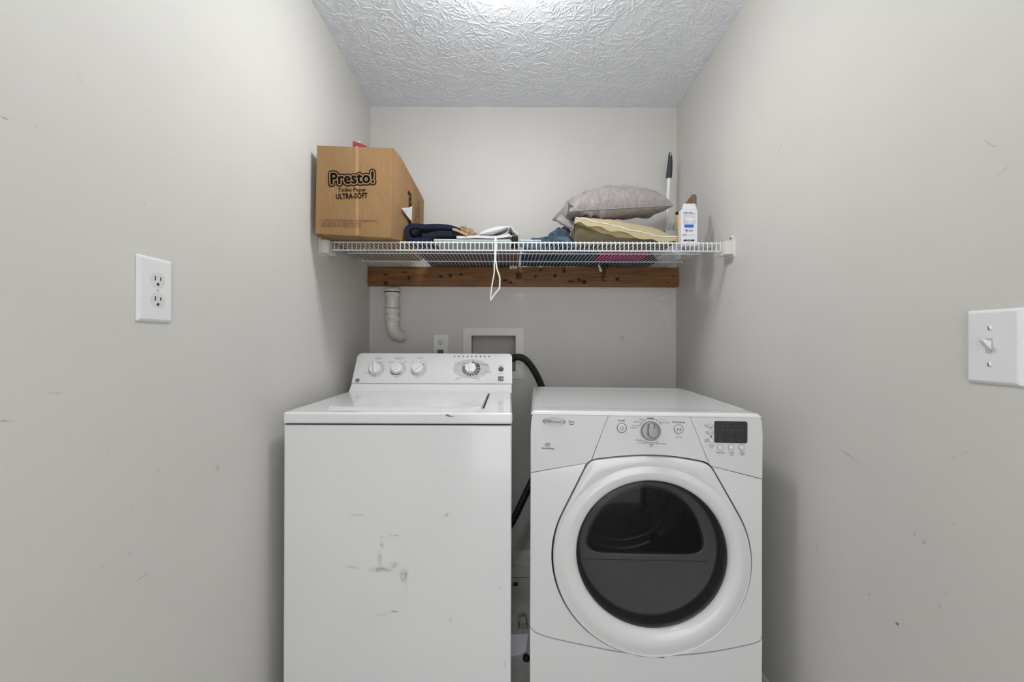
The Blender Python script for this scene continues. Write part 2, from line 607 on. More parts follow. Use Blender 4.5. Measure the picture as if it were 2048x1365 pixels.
# vinyl seam on the floor near the back wall
b = new()
d1 = 1.15 * F / (1156 - 682)
box(b, (xl(d1) + 0.02, d1, -0.002), (xr(d1) - 0.02, d1 + 0.004, 0.0006))
obj('floor_seam', b, M['hole'], floor)

# ceiling: hand-stomped plaster, ridge by ridge
def ceiling():
    st = 0.0017
    x0, x1, y0, y1 = xl(YB) - 0.003, xr(YB) + 0.003, 1.38, YB
    nx, ny = int((x1 - x0) / st) + 1, int((y1 - y0) / st) + 1
    H = np.zeros((ny, nx), np.float32)
    gx = x0 + np.arange(nx) * (x1 - x0) / (nx - 1)
    gy = y0 + np.arange(ny) * (y1 - y0) / (ny - 1)
    rs = np.random.RandomState(5)
    cents = []
    tries = 0
    while len(cents) < 150 and tries < 5000:
        tries += 1
        c = (rs.uniform(x0, x1), rs.uniform(y0 - 0.05, y1))
        if all((c[0] - d[0]) ** 2 + (c[1] - d[1]) ** 2 > 0.066 ** 2 for d in cents):
            cents.append(c)
    for cx, cy in cents:
        rot, spread = rs.uniform(0, 6.28), rs.uniform(3.2, 6.28)
        for k in range(rs.randint(34, 56)):
            a = rot + rs.uniform(-spread / 2, spread / 2)
            rr = rs.uniform(0.010, 0.080)
            L = rs.uniform(0.010, 0.045)
            px, py = cx + rr * math.cos(a), cy + rr * math.sin(a)
            a2 = a + rs.normal(0, 0.28)
            w, h = rs.uniform(0.0011, 0.0019), rs.uniform(0.0010, 0.0027)
            bend = rs.normal(0, 0.25)
            qx, qy = px, py
            for s in range(3):
                ex, ey = qx + L / 3 * math.cos(a2), qy + L / 3 * math.sin(a2)
                pad = 3 * w
                i0, i1 = np.searchsorted(gx, (min(qx, ex) - pad, max(qx, ex) + pad))
                j0, j1 = np.searchsorted(gy, (min(qy, ey) - pad, max(qy, ey) + pad))
                if i1 > i0 and j1 > j0:
                    X, Y = np.meshgrid(gx[i0:i1], gy[j0:j1])
                    dx, dy = ex - qx, ey - qy
                    t = np.clip(((X - qx) * dx + (Y - qy) * dy) / (dx * dx + dy * dy + 1e-12), 0, 1)
                    d2 = (X - qx - t * dx) ** 2 + (Y - qy - t * dy) ** 2
                    H[j0:j1, i0:i1] = np.maximum(H[j0:j1, i0:i1], h * np.exp(-d2 / (w * w)))
                qx, qy = ex, ey
                a2 += bend
    H += rs.normal(0, 0.00004, H.shape).astype(np.float32)
    # the stomp fades out close to the walls
    ed = np.minimum(np.minimum((gx - x0)[None, :], (x1 - gx)[None, :]), np.minimum(y1 - gy + 0.004, gy - y0)[:, None])
    H *= np.clip(ed / 0.025, 0.05, 1)
    X, Y = np.meshgrid(gx, gy)
    co = np.stack([X, Y, ZC - H], -1).reshape(-1, 3)
    idx = np.arange(nx * ny).reshape(ny, nx)
    q = np.stack([idx[:-1, :-1], idx[1:, :-1], idx[1:, 1:], idx[:-1, 1:]], -1).reshape(-1, 4)
    n0 = len(co)
    co = np.concatenate([co, np.array([[x0, YF - 0.1, ZC], [x1, YF - 0.1, ZC], [x1, y0, ZC], [x0, y0, ZC]])])
    q = np.concatenate([q, np.array([[n0, n0 + 3, n0 + 2, n0 + 1]])])
    me = bpy.data.meshes.new('ceiling')
    me.vertices.add(len(co)); me.vertices.foreach_set('co', co.astype(np.float32).ravel())
    me.loops.add(q.size); me.loops.foreach_set('vertex_index', q.astype(np.int32).ravel())
    me.polygons.add(len(q)); me.polygons.foreach_set('loop_start', np.arange(0, q.size, 4, dtype=np.int32))
    me.update(calc_edges=True)
    me.validate()
    me.shade_smooth()
    me.materials.append(M['ceiling'])
    o = bpy.data.objects.new('ceiling', me)
    o['kind'] = 'structure'
    COL.objects.link(o)
    return o
ceiling()

# baseboards
def baseboard(name, p0, p1, inward, h):
    ex = (Vector(p1) - Vector(p0)); L = ex.length
    prof = [(0, 0), (0.013, 0), (0.013, h - 0.022), (0.009, h - 0.010), (0.006, h), (0, h)]
    b = new()
    u, w = ex.normalized(), Vector(inward).normalized()
    a = [b.verts.new(Vector(p0) + w * q[0] + Vector((0, 0, q[1]))) for q in prof]
    c = [b.verts.new(Vector(p1) + w * q[0] + Vector((0, 0, q[1]))) for q in prof]
    for i in range(len(prof)):
        j = (i + 1) % len(prof)
        b.faces.new((a[i], a[j], c[j], c[i]))
    b.faces.new(a); b.faces.new(c[::-1])
    bmesh.ops.recalc_face_normals(b, faces=b.faces[:])
    return struct(name, b, M['trim'], 25)
baseboard('baseboard_back', (xl(YB), YB, 0), (xr(YB), YB, 0), (0, -1, 0), 0.07)
baseboard('baseboard_left', (xl(YF), YF, 0), (xl(YB), YB, 0), (1, 0, 0), 0.075)
baseboard('baseboard_right', (xr(YF), YF, 0), (xr(YB), YB, 0), (-1, 0, 0), 0.07)

# ------------------------------------------------------------------ ceiling lamp (just out of frame)
LX, LY = 0.0, 1.15
lamp = thing('ceiling_light', 'round white flush dome light on the textured ceiling', 'light', (LX, LY, ZC))
b = new(); lathe(b, [(0.075, ZC), (0.075, ZC - 0.014), (0.03, ZC - 0.022), (0.03, ZC - 0.050), (0.097, ZC - 0.054), (0.097, ZC - 0.059)], Matrix.Translation((LX, LY, 0)), 40); obj('light_pan', b, M['white'], lamp)
b = new(); lathe(b, [(0.095, ZC - 0.058), (0.103, ZC - 0.064), (0.106, ZC - 0.080), (0.104, ZC - 0.098), (0.094, ZC - 0.110), (0.05, ZC - 0.117), (0.003, ZC - 0.119)], Matrix.Translation((LX, LY, 0)), 40); obj('lamp_shade', b, M['lamp'], lamp)

# ------------------------------------------------------------------ washing machine
WX0, WX1, WY0, WY1, WZ = -0.6545, 0.0105, 1.18, 1.86, 0.9415
washer = thing('washing_machine', 'white top-loading washing machine with a dial console, at the left', 'washing machine', ((WX0 + WX1) / 2, (WY0 + WY1) / 2, 0))
ZS = 0.908
b = new(); box(b, (WX0 + 0.0015, WY0 + 0.002, 0.02), (WX1 - 0.0015, WY1, ZS - 0.004), 0.006, 3); body = obj('cabinet', b, M['enamel'], washer)
b = new(); box(b, (WX0 + 0.006, WY0 + 0.008, ZS - 0.006), (WX1 - 0.006, WY1 - 0.01, ZS + 0.004)); obj('gap_shadow_strip', b, M['gasket'], washer)
b = new()
for sx in (WX0 + 0.06, WX1 - 0.06):
    for sy in (WY0 + 0.06, WY1 - 0.06):
        t = new(); lathe(t, [(0.022, 0.0), (0.022, 0.012), (0.012, 0.014), (0.012, 0.024)], Matrix.Translation((sx, sy, 0)), 16); obj('foot', t, M['gasket'], washer)
b.free()
b = new(); box(b, (WX0, WY0, ZS), (WX1, WY1, WZ), 0.007, 4); deck = obj('top_deck', b, M['enamel'], washer)
LIDX0, LIDX1, LIDY0, LIDY1 = -0.560, -0.083, 1.247, 1.632
b = new(); prism(b, rrect(LIDX1 - LIDX0, LIDY1 - LIDY0, 0.02, 6, (LIDX0 + LIDX1) / 2, (LIDY0 + LIDY1) / 2), WZ - 0.002, WZ + 0.006, None, 0.004, 3); lid = obj('lid', b, M['enamel'], washer)
# a shallow rim seam around the lid and the dark finger slot on its right
b = new()
t = bmesh.new(); f = t.faces.new([t.verts.new(p) for p in ((LIDX1 + 0.0015, LIDY0 + 0.008, WZ + 0.0010), (LIDX1 + 0.0075, LIDY0 + 0.010, WZ + 0.0010), (LIDX1 + 0.0085, 1.6, WZ + 0.0010), (LIDX1 + 0.0045, 1.612, WZ + 0.0010))]); put(b, t)
box(b, (LIDX1 + 0.0015, LIDY0 + 0.012, WZ - 0.003), (LIDX1 + 0.0068, 1.60, WZ + 0.0006))
obj('lid_slot', b, M['gasket'], washer, label='dark finger slot beside the lid')
# riser and console
CON = Plane((0, 1.693, 0.971), (1, 0, 0), (0, 0.073, 0.123))
CW0, CW1 = WX0 + 0.0005, 0.0135
b = new()
prof = [(1.655, WZ - 0.003), (1.664, WZ + 0.001), (1.674, WZ + 0.009), (1.685, WZ + 0.021), (1.6915, 0.969), (1.70, 0.9705), (1.84, 0.9705), (1.84, WZ - 0.003)]
sideL = [b.verts.new((CW0 + 0.001, y, z)) for y, z in prof]
sideR = [b.verts.new((CW1 - 0.002, y, z)) for y, z in prof]
for i in range(len(prof)):
    j = (i + 1) % len(prof)
    b.faces.new((sideL[i], sideL[j], sideR[j], sideR[i]))
b.faces.new(sideL); b.faces.new(sideR[::-1])
bmesh.ops.recalc_face_normals(b, faces=b.faces[:])
obj('console_riser', b, M['enamel'], washer, 30)
CH = 0.1425
b = new(); prism(b, rrect(CW1 - CW0, CH, 0.014, 6, (CW0 + CW1) / 2, CH / 2 + 0.0015, (1, 1, 0, 0)), -0.03, 0.0, CON.M, 0.003, 3); con = obj('control_console', b, M['console'], washer)
b = new()
pr = [(1.712, 0.972), (1.768, 1.066), (1.80, 1.062), (1.838, 0.972)]
A = [b.verts.new((CW0 + 0.012, y, z)) for y, z in pr]; B2 = [b.verts.new((CW1 - 0.012, y, z)) for y, z in pr]
for i in range(4):
    j = (i + 1) % 4
    b.faces.new((A[i], A[j], B2[j], B2[i]))
b.faces.new(A); b.faces.new(B2[::-1]); bmesh.ops.recalc_face_normals(b, faces=b.faces[:])
obj('console_housing', b, M['console'], washer, 30)

def knob(px, py, rpx, ang, name, m, tm, label=None):
    k = CON.mpp(px, py)
    r = rpx * k
    Mx = CON.at(px, py)
    b = new(); lathe(b, [(r * 1.02, 0.0), (r * 1.02, 0.003), (r * 0.97, 0.010), (r * 0.90, 0.0125), (r * 0.5, 0.0128), (0.0005, 0.0128)], Mx, 36)
    ko = obj(name, b, m, washer, label=label)
    # the raised grip bar with its pointed end
    b = new()
    w = r * 0.24
    pts = [(-w, -r * 0.9), (w, -r * 0.9), (w * 1.1, r * 0.5), (w * 0.5, r * 0.98), (-w * 0.5, r * 0.98), (-w * 1.1, r * 0.5)]
    prism(b, pts, 0.010, 0.019, Mx @ Matrix.Rotation(R(ang), 4, 'Z'), 0.0035, 3)
    obj('grip', b, tm, ko)
    return ko

for px, py, ang in ((750.5, 737.5, 190), (794, 737, -42), (835.5, 737, -48)):
    k = CON.mpp(px, py)
    b = new(); flat(b, circ(16.5 * k, 40), CON.at(px + 2, py + 2), 0.0004)
    obj('dial_ring', b, M['dialgrey'], washer)
    knob(px, py, 11.8, ang, 'knob', M['white'], M['white'])
# timer dial with its printed oval
b = new(); k = CON.mpp(941, 738); flat(b, circ(36.5 * k, 56, 0, 0, 21.5 * k), CON.at(942.5, 737.5), 0.0003); obj('dial_oval', b, M['dialgrey'], washer)
b = new()
Mx = CON.at(942, 737)
for a0, a1, r0, r1 in ((66, 86, 12.5, 15.5), (48, 62, 12.5, 15.5), (8, 44, 11, 18.5), (-14, 4, 11, 18.8), (-35, -18, 11, 18.8), (-56, -39, 11, 18.8)):
    ring(b, r0 * k, r1 * k, Mx, a0, a1, 6, 0.0007)
obj('dial_segments', b, M['dialdark'], washer)
b = new()
for a0, a1 in ((-78, -62), (-100, -84), (-122, -106), (-144, -128)):
    ring(b, 12 * k, 17.5 * k, Mx, a0, a1, 6, 0.0007)
ring(b, 12 * k, 18 * k, Mx, 160, 215, 10, 0.0006)
obj('dial_segments', b, M['ink2'], washer)
knob(941, 737, 11.3, 6, 'timer_dial', M['white'], M['white'])
# start button, indicator row, logo, energy label
b = new(); k = CON.mpp(1002, 738.5); lathe(b, [(5.2 * k, 0), (5.2 * k, 0.002), (4.2 * k, 0.004), (0.0005, 0.0046)], CON.at(1002, 738.5), 24); obj('start_button', b, M['dialdark'], washer)
for i in range(9):
    b = new(); lathe(b, [(1.3 * k, -0.001), (1.3 * k, 0.001), (0.0003, 0.0016)], CON.at(909 + 8.68 * i, 713 + 0.05 * i), 12); obj('indicator_lamp', b, M['black'], washer)
k = CON.mpp(715, 761)
b = new(); lathe(b, [(4.3 * k, 0), (4.3 * k, 0.0012), (0.0005, 0.0016)], CON.at(715, 761), 24); lg = obj('logo_badge', b, M['dialdark'], washer)
b = new(); ring(b, 3.3 * k, 3.75 * k, CON.at(715, 761), z=0.0019); text(b, CON.at(715, 763.0), 'GE', 5.0 * k, lift=0.0019, rot=R(8)); obj('logo_lettering', b, M['dialgrey'], lg, 0)
k = CON.mpp(1001.5, 757.5)
b = new(); box(b, (-5.4 * k, -5.4 * k, 0), (5.4 * k, 5.4 * k, 0.0005), mtx=CON.at(1001.5, 757.8)); en = obj('energy_label', b, M['dialdark'], washer)
b = new()
Mx = CON.at(1001.5, 757.8)
ring(b, 4.6 * k, 5.0 * k, Mx, 25, 120, 12, 0.0009, -1.2 * k, -2.4 * k)
flat(b, [(2.0 * k * (1 if i % 2 == 0 else 0.4) * math.cos(R(90 + 36 * i)) + 2.4 * k, 2.0 * k * (1 if i % 2 == 0 else 0.4) * math.sin(R(90 + 36 * i)) + 0.6 * k) for i in range(10)], Mx, 0.0009)
flat(b, [(-5.2 * k, -2.6 * k), (5.2 * k, -2.6 * k), (5.2 * k, -2.1 * k), (-5.2 * k, -2.1 * k)], Mx, 0.0009)
text(b, Mx @ Matrix.Translation((0, -4.7 * k, 0)), 'ENERGY STAR', 1.9 * k, lift=0.0009)
text(b, Mx @ Matrix.Translation((-1.8 * k, -0.3 * k, 0)), 'energy', 2.3 * k, lift=0.0009)
obj('energy_lettering', b, M['dialgrey'], en, 0)
# printing
b = new()
for s, x, y, h in (('LOAD SIZE', 757, 717, 1.9), ('TEMPERATURE', 798, 717, 1.9), ('OPTIONS', 839.5, 717, 1.9),
                   ('COTTONS', 915, 727, 1.7), ('CASUALS', 917, 757, 1.8), ('PERM PRESS', 970, 730.2, 1.6), ('EASY CARE', 976, 744.8, 1.8), ('DELICATES', 953, 758.5, 1.8), ('START', 1002, 733, 1.9)):
    ptext(b, CON, s, x, y, h, bold=0.012, space=1.12)
for s, x, y, h in (('select before start', 757, 719.8, 1.2), ('wash / rinse settings', 798, 719.8, 1.2),
                   ('SUPER', 755, 724.5, 1.3), ('RESELECT', 764, 725.2, 1.2), ('LARGE', 736, 731, 1.3), ('MEDIUM', 731.5, 747.6, 1.4), ('SMALL', 749, 754.6, 1.4),
                   ('WARM', 782, 723.4, 1.2), ('WARM / COLD', 781.5, 725.6, 1.2), ('HOT', 810, 723.4, 1.2), ('COLD', 810.5, 725.6, 1.3), ('COLD', 792, 755.4, 1.4),
                   ('OFF', 825, 724.8, 1.4), ('2ND', 852, 724.2, 1.2), ('RINSE', 852, 726.2, 1.2), ('SOFTENER', 834.5, 755.6, 1.4),
                   ('NORMAL', 928, 727, 1.2), ('LIGHT', 922.5, 731.3, 1.2), ('HEAVY WASH', 916, 740.7, 1.2), ('HEAVY', 937, 724.3, 1.2), ('RINSE &', 946, 721.8, 1.1), ('SPIN', 946, 724, 1.1), ('SOAK', 953.5, 723.5, 1.2),
                   ('knits, colors', 913, 730, 1.3), ('more time', 914, 760, 1.3), ('easy iron', 974.5, 733, 1.3), ('LIGHT', 965.5, 740, 1.2), ('quick dry', 980, 748.3, 1.2), ('NORMAL', 964, 748.5, 1.2), ('LIGHT', 957, 752, 1.2),
                   ('gentle wash', 957, 761.8, 1.3), ('NORMAL', 924, 751.2, 1.2), ('LIGHT', 931, 754.5, 1.2), ('SPIN', 941, 755, 1.1), ('HAND', 949, 755, 1.2), ('PULL / STOP', 1003, 747.8, 1.4)):
    ptext(b, CON, s, x, y, h)
for i, s in enumerate(('FILL', 'WASH', 'RINSE', 'SPIN', 'SOAK', 'DRAIN', 'EXTRA', 'LID', 'DONE')):
    ptext(b, CON, s, 909 + 8.68 * i, 710.8, 1.0)
ring(b, 40 * k, 40.6 * k, CON.at(942, 761), 62, 80, 10)
ring(b, 40 * k, 40.6 * k, CON.at(942, 761), 100, 118, 10)
for x, y in ((757.5, 725.8), (762, 727.0), (740.5, 731.6), (739, 745.3), (750, 751), (827.5, 729), (847.5, 729), (834.8, 750.3)):
    kk = CON.mpp(x, y); flat(b, circ(0.9 * kk, 8), CON.at(x, y))
k = CON.mpp(794, 737)
ring(b, 12.6 * k, 14.0 * k, CON.at(794, 737.5), -138, -42, 20, 0.0007)
obj('console_lettering', b, M['ink'], washer, 0, kind='stuff')
b = new(); ptext(b, CON, 'HE 3.2', 1002, 711, 1.8, space=1.2); obj('console_lettering', b, M['ink2'], washer, 0)
# worn marks on the cabinet front
WF = Plane((0, WY0 + 0.002, 0), (1, 0, 0), (0, 0, 1))
for px, py, w, h, mm, rot in ((713, 1030, 26, 5, 'scufflight', 0.05), (893, 1030, 16, 6, 'scufflight', 0.5), (790, 1071, 18, 4, 'scuff', 0.05), (766, 1074, 12, 5, 'scufflight', 0),
                              (764, 1090, 9, 12, 'scufflight', 0), (760, 1118, 9, 30, 'scufflight', 0), (763, 1139, 46, 9, 'scuff', 0), (702, 1134, 30, 6, 'scufflight', -0.1), (790, 1130, 22, 10, 'scufflight', 0),
                              (808, 1152, 15, 28, 'scuff', 0.05), (790, 1223, 18, 4, 'scuff', -0.1), (766, 1229, 34, 4, 'scufflight', 0.15), (816, 900, 5, 5, 'scufflight', 0),
                              (889, 942, 8, 4, 'scufflight', 0), (1000, 1175, 5, 8, 'scufflight', 0), (901, 1240, 5, 16, 'scufflight', 0), (1010, 1326, 4, 12, 'scufflight', 0)):
    mark(WF, px, py, w * 1.4, h * 1.4, M[mm], body, rot)
WS = Plane((0, WY0, 0), (1, 0, 0), (0, 0, 1))
for px, py, w, h, mm, rot in ((896, 831, 10, 4, 'scuffdark', -0.3), (904, 833, 8, 3, 'scuffdark', -0.1), (699, 846, 5, 3, 'scufflight', 0), (883, 830, 8, 3, 'scuff', 0)):
    mark(WS, px, py, w * 1.4, h * 1.4, M[mm], deck, rot)
b = new(); c0 = WF.uv(812, 1145); c1 = WF.uv(812.5, 1365)
box(b, (c0[0], WF.o.y - 0.0004, 0.03), (c0[0] + 0.0012, WF.o.y + 0.002, c0[1])); obj('panel_crease', b, M['console'], body)

# ------------------------------------------------------------------ dryer
YAW = R(4.0)
D = Plane((0.393, 1.18, 0), (math.cos(YAW), -math.sin(YAW), 0), (0, 0, 1))
DW, DZ, DD = 0.6576, 0.945, 0.645
H2 = DW / 2
dryer = thing('clothes_dryer', 'white front-loading clothes dryer with a round smoked glass door, at the right', 'dryer', (D.M @ Vector((0, 0, -DD / 2))).to_tuple())
BASE[dryer] = Vector(dryer.location)
E = M['enamel_dry']
b = new(); box(b, (-H2 + 0.003, 0.03, -DD), (H2 - 0.003, DZ - 0.0125, -0.055), 0.006, 3, D.M)
bmesh.ops.delete(b, geom=[f for f in b.faces if f.normal.dot(D.n) > 0.9], context='FACES')
obj('cabinet', b, E, dryer)
for sx in (-1, 1):
    for sy in (-0.08, -DD + 0.06):
        b = new(); lathe(b, [(0.024, 0.0), (0.024, 0.012), (0.012, 0.016), (0.012, 0.034)], D.M @ Matrix.Translation((sx * (H2 - 0.05), 0, sy)) @ Matrix.Rotation(R(-90), 4, 'X'), 16); obj('foot', b, M['gasket'], dryer)
# top panel: rounded front roll, flat top with a shallow raised rim
b = new()
nprof = []
rr = 0.011
for i in range(9):
    a = R(90 * i / 8)
    nprof.append((-rr + rr * math.cos(a), DZ - rr + rr * math.sin(a)))       # (z out, y up)
prof = [(-0.006, DZ - rr - 0.0005)] + nprof + [(-0.07, DZ), (-0.078, DZ - 0.003), (-DD + 0.05, DZ - 0.003), (-DD + 0.04, DZ), (-DD + 0.012, DZ), (-DD, DZ - 0.012), (-DD, DZ - rr - 0.0005)]
def across(x, zo, yo):
    # ends of the top are rounded off a little
    return (x, yo, zo)
xs = [-H2 + 0.000, -H2 + 0.003, -H2 + 0.010, -H2 + 0.03, -H2 + 0.036, H2 - 0.036, H2 - 0.03, H2 - 0.010, H2 - 0.003, H2]
dz = [-0.010, -0.005, -0.0005, 0, -0.003, -0.003, 0, -0.0005, -0.005, -0.012]
rows = []
for x, dd in zip(xs, dz):
    row = []
    for zo, yo in prof:
        y = yo
        if yo > DZ - rr - 0.002:
            base = dd if dd < -0.0031 or abs(dd) < 0.002 else (dd if -DD + 0.045 < zo < -0.075 else 0)
            y = max(DZ - rr - 0.0005, yo + base * (1 if yo > DZ - 0.008 else 0.6))
            if abs(dd + 0.003) < 1e-6 and -DD + 0.045 < zo < -0.075:
                y = DZ - 0.003
            elif -DD + 0.045 < zo < -0.075:
                y = DZ + (dd if dd < -0.0031 else 0)
        row.append(b.verts.new((x, y, zo)))
    rows.append(row)
for a, c in zip(rows, rows[1:]):
    for i in range(len(prof) - 1):
        b.faces.new((a[i], a[i + 1], c[i + 1], c[i]))
b.faces.new(rows[0][::-1]); b.faces.new(rows[-1])
bmesh.ops.recalc_face_normals(b, faces=b.faces[:])
b.transform(D.M)
obj('top_panel', b, E, dryer, 32)

# door outline: a circle with a broad arched crown
ccx, ccy = D.uv(1300, 1118)
cr = 193 * D.mpp(1300, 1118)
top_px = ((1176, 927), (1182, 921.5), (1210, 918), (1240, 915), (1270, 913), (1300, 912.5), (1330, 913.8), (1360, 917), (1390, 922), (1414, 927), (1421, 934))
hp = [D.uv(*p) for p in top_px] + circ(cr, 120, ccx, ccy)
def hull(ps):
    ps = sorted(set(ps))
    def half(it):
        h = []
        for p in it:
            while len(h) > 1 and (h[-1][0] - h[-2][0]) * (p[1] - h[-2][1]) - (h[-1][1] - h[-2][1]) * (p[0] - h[-2][0]) <= 0:
                h.pop()
            h.append(p)
        return h
    a, c = half(ps), half(ps[::-1])
    return a[:-1] + c[:-1]
HU = hull(hp)
N = 160
def rad_at(poly, a, cx, cy):
    dx, dy = math.cos(a), math.sin(a)
    best = 0
    for (x0, y0), (x1, y1) in zip(poly, poly[1:] + poly[:1]):
        ex, ey = x1 - x0, y1 - y0
        den = dx * ey - dy * ex
        if abs(den) < 1e-12:
            continue
        t = ((x0 - cx) * ey - (y0 - cy) * ex) / den
        s = ((x0 - cx) * dy - (y0 - cy) * dx) / den
        if t > 0 and -1e-6 <= s <= 1 + 1e-6:
            best = max(best, t)
    return best
rad = [rad_at(HU, 2 * math.pi * i / N, ccx, ccy) for i in range(N)]
rad = [(rad[i - 1] + 2 * rad[i] + rad[(i + 1) % N]) / 4 for i in range(N)]
def dl(off, z, f=None, r=None, cx=ccx, cy=ccy):
    out = []
    for i in range(N):
        a = 2 * math.pi * i / N
        rr_ = r if r is not None else rad[i] + off
        out.append((cx + rr_ * math.cos(a), cy + rr_ * math.sin(a), z))
    return out
def mixl(A, B, t):
    return [tuple(A[i][k] * (1 - t) + B[i][k] * t for k in range(3)) for i in range(N)]
GAP = 0.0048
hole = dl(GAP, 0)

# front panels around the door
seamL, seamR = D.uv(1062, 945.5), D.uv(1528, 958.5)
kL, kR = D.uv(1170, 919.5), D.uv(1424, 929.5)
def ang(p): return math.atan2(p[1] - ccy, p[0] - ccx)
def hole_pt(a, off=GAP):
    i = (a / (2 * math.pi) * N) % N
    i0 = int(i); t = i - i0
    r_ = (rad[i0] * (1 - t) + rad[(i0 + 1) % N] * t) + off
    return (ccx + r_ * math.cos(a), ccy + r_ * math.sin(a))
aL, aR = ang(kL), ang(kR)
S = 0.0009
def arc(a0, a1, n=40, off=GAP):
    return [hole_pt(a0 + (a1 - a0) * i / n, off) for i in range(n + 1)]
topz = DZ - rr - 0.0006
# lower front: down the left, along the smile seam, up the right, back around the door
def bez(p0, p1, p2, n=24):
    return [((1 - t) ** 2 * p0[0] + 2 * t * (1 - t) * p1[0] + t * t * p2[0], (1 - t) ** 2 * p0[1] + 2 * t * (1 - t) * p1[1] + t * t * p2[1]) for t in [i / n for i in range(n + 1)]]
bl = D.uv(1062, 1257); bm_ = D.uv(1320, 1311); br = D.uv(1524, 1281)
smile_px = [(1058.5, 1252), (1066, 1262), (1085, 1271), (1110, 1278), (1150, 1287), (1190, 1295), (1230, 1302.5), (1270, 1308), (1310, 1310.8), (1340, 1311), (1380, 1309), (1420, 1304.5), (1460, 1297.5), (1495, 1290), (1512, 1285.5), (1520, 1281), (1526, 1274)]
smile = [(q.x, q.y) for q in catmull([Vector(D.uv(*p)).to_3d() for p in smile_px], 4)]
smile = [(max(-H2, min(H2, x)), y) for x, y in smile]
smile[0] = (-H2, smile[0][1]); smile[-1] = (H2, smile[-1][1])
lower = [(-H2, seamL[1] - S)] + [(x, y + S * 1.6) for x, y in smile] + [(H2, seamR[1] - S)]
aL2, aR2 = aL + 0.004, aR - 0.004
around = arc(aR2, aL2 - 2 * math.pi, 110)
lower = lower + around
b = new(); prism(b, lower, -0.055, 0.0, D.M, 0.0025, 2); frontp = obj('front_panel', b, E, dryer)
base = [(x, y - S * 1.6) for x, y in smile] + [(H2, 0.03), (-H2, 0.03)]
b = new(); prism(b, base, -0.055, 0.001, D.M, 0.003, 2); obj('base_panel', b, E, dryer)
# control fascia in three pieces, slanted joints
jl0, jl1 = D.uv(1217, 824), D.uv(1182, 917)
jr0, jr1 = D.uv(1380.5, 828), D.uv(1419, 927)
def edge_ang(p): return ang(p)
aJL, aJR = ang(jl1), ang(jr1)
TL = 0.006
f1 = [(-H2, seamL[1] + S), (-H2, topz - 0.05), (-H2 + TL * 0.35, topz - 0.01), (-H2 + TL, topz), (jl0[0] - S * 0.5, topz)] + [hole_pt(aJL + 0.003), ] + arc(aJL + 0.006, aL, 4)[1:]
f2 = [(jl0[0] + S * 0.5, topz), (jr0[0] - S * 0.5, topz)] + arc(aJR + 0.003, aJL - 0.003, 40)
f3 = [(jr0[0] + S * 0.5, topz), (H2 - TL, topz), (H2 - TL * 0.35, topz - 0.01), (H2, topz - 0.05), (H2, seamR[1] + S)] + arc(aR, aJR - 0.004, 4)
fas = []
for p in (f1, f2, f3):
    b = new(); prism(b, p, -0.055, 0.0, D.M, 0.0007, 1); fas.append(obj('control_fascia', b, M['console'], dryer))
b = new(); loops(b, [dl(GAP + 0.004, -0.03), dl(-0.012, -0.03)], D.M); obj('door_gasket', b, M['gasket'], dryer)

# door ring
gcx, gcy = D.uv(1303, 1110.5)
gr = 148.5 * D.mpp(1303, 1110)
def cl(r, z, t):
    return dl(0, z, r=r, cx=ccx + (gcx - ccx) * t, cy=ccy + (gcy - ccy) * t)
crease = cl(cr * 0.985, 0.0105, 0)
L1 = dl(-0.0035, 0.0095)
ls = [dl(-0.001, -0.028), dl(0.0, 0.004), dl(-0.0012, 0.0075), L1, mixl(L1, crease, 0.5), cl(cr * 0.985, 0.0108, 0), cl(cr * 0.975, 0.0092, 0), cl(cr * 0.955, 0.0115, 0.1), cl(cr * 0.90, 0.0165, 0.3), cl(gr + 0.030, 0.0165, 0.6), cl(gr + 0.014, 0.0125, 0.85), cl(gr + 0.005, 0.007, 1), cl(gr + 0.0015, 0.0015, 1), cl(gr, -0.006, 1), cl(gr, -0.02, 1)]
b = new(); loops(b, ls, D.M); door = obj('door', b, E, dryer, 50)
GM = D.M @ Matrix.Translation((gcx, gcy, 0))
b = new(); lathe(b, [(gr - 0.0006, -0.0075), (gr - 0.0006, -0.005), (gr * 0.8, -0.0015), (gr * 0.4, 0.0008), (0.0005, 0.0015)], GM, 72, True, True); obj('door_glass', b, M['glass'], door)
# smoked liner bowl with the flat-bottomed window hole
DP = Plane((D.M @ Vector((0, 0, -0.050))), D.ex, D.ey)
w0 = [DP.uv(*p) for p in ((1172, 1088), (1178, 1065), (1190, 1040), (1210, 1012), (1236, 990), (1262, 979), (1290, 974.5), (1318, 977), (1346, 988), (1370, 1006), (1388, 1030), (1400, 1060), (1406, 1085), (1405, 1097), (1396, 1106), (1382, 1107), (1290, 1105.5), (1190, 1103), (1179, 1100))]
wcx, wcy = sum(p[0] for p in w0) / len(w0), DP.uv(1290, 1050)[1]
NW = 96
wr = [rad_at(w0, 2 * math.pi * i / NW, wcx, wcy) for i in range(NW)]
for _ in range(3):
    wr = [(wr[i - 1] + 2 * wr[i] + wr[(i + 1) % NW]) / 4 for i in range(NW)]
def wl(off, z):
    return [(wcx + (wr[i] + off) * math.cos(2 * math.pi * i / NW), wcy + (wr[i] + off) * math.sin(2 * math.pi * i / NW), z) for i in range(NW)]
def gl(r, z, ox=0.0, oy=0.0):
    out = []
    for i in range(NW):
        a = 2 * math.pi * i / NW
        dx, dy = wcx - gcx - ox, wcy - gcy - oy
        # point on the circle of radius r (about the glass centre) seen from the window centre
        bb = dx * math.cos(a) + dy * math.sin(a)
        cc = dx * dx + dy * dy - r * r
        t = -bb + math.sqrt(max(bb * bb - cc, 1e-9))
        out.append((wcx + t * math.cos(a), wcy + t * math.sin(a), z))
    return out
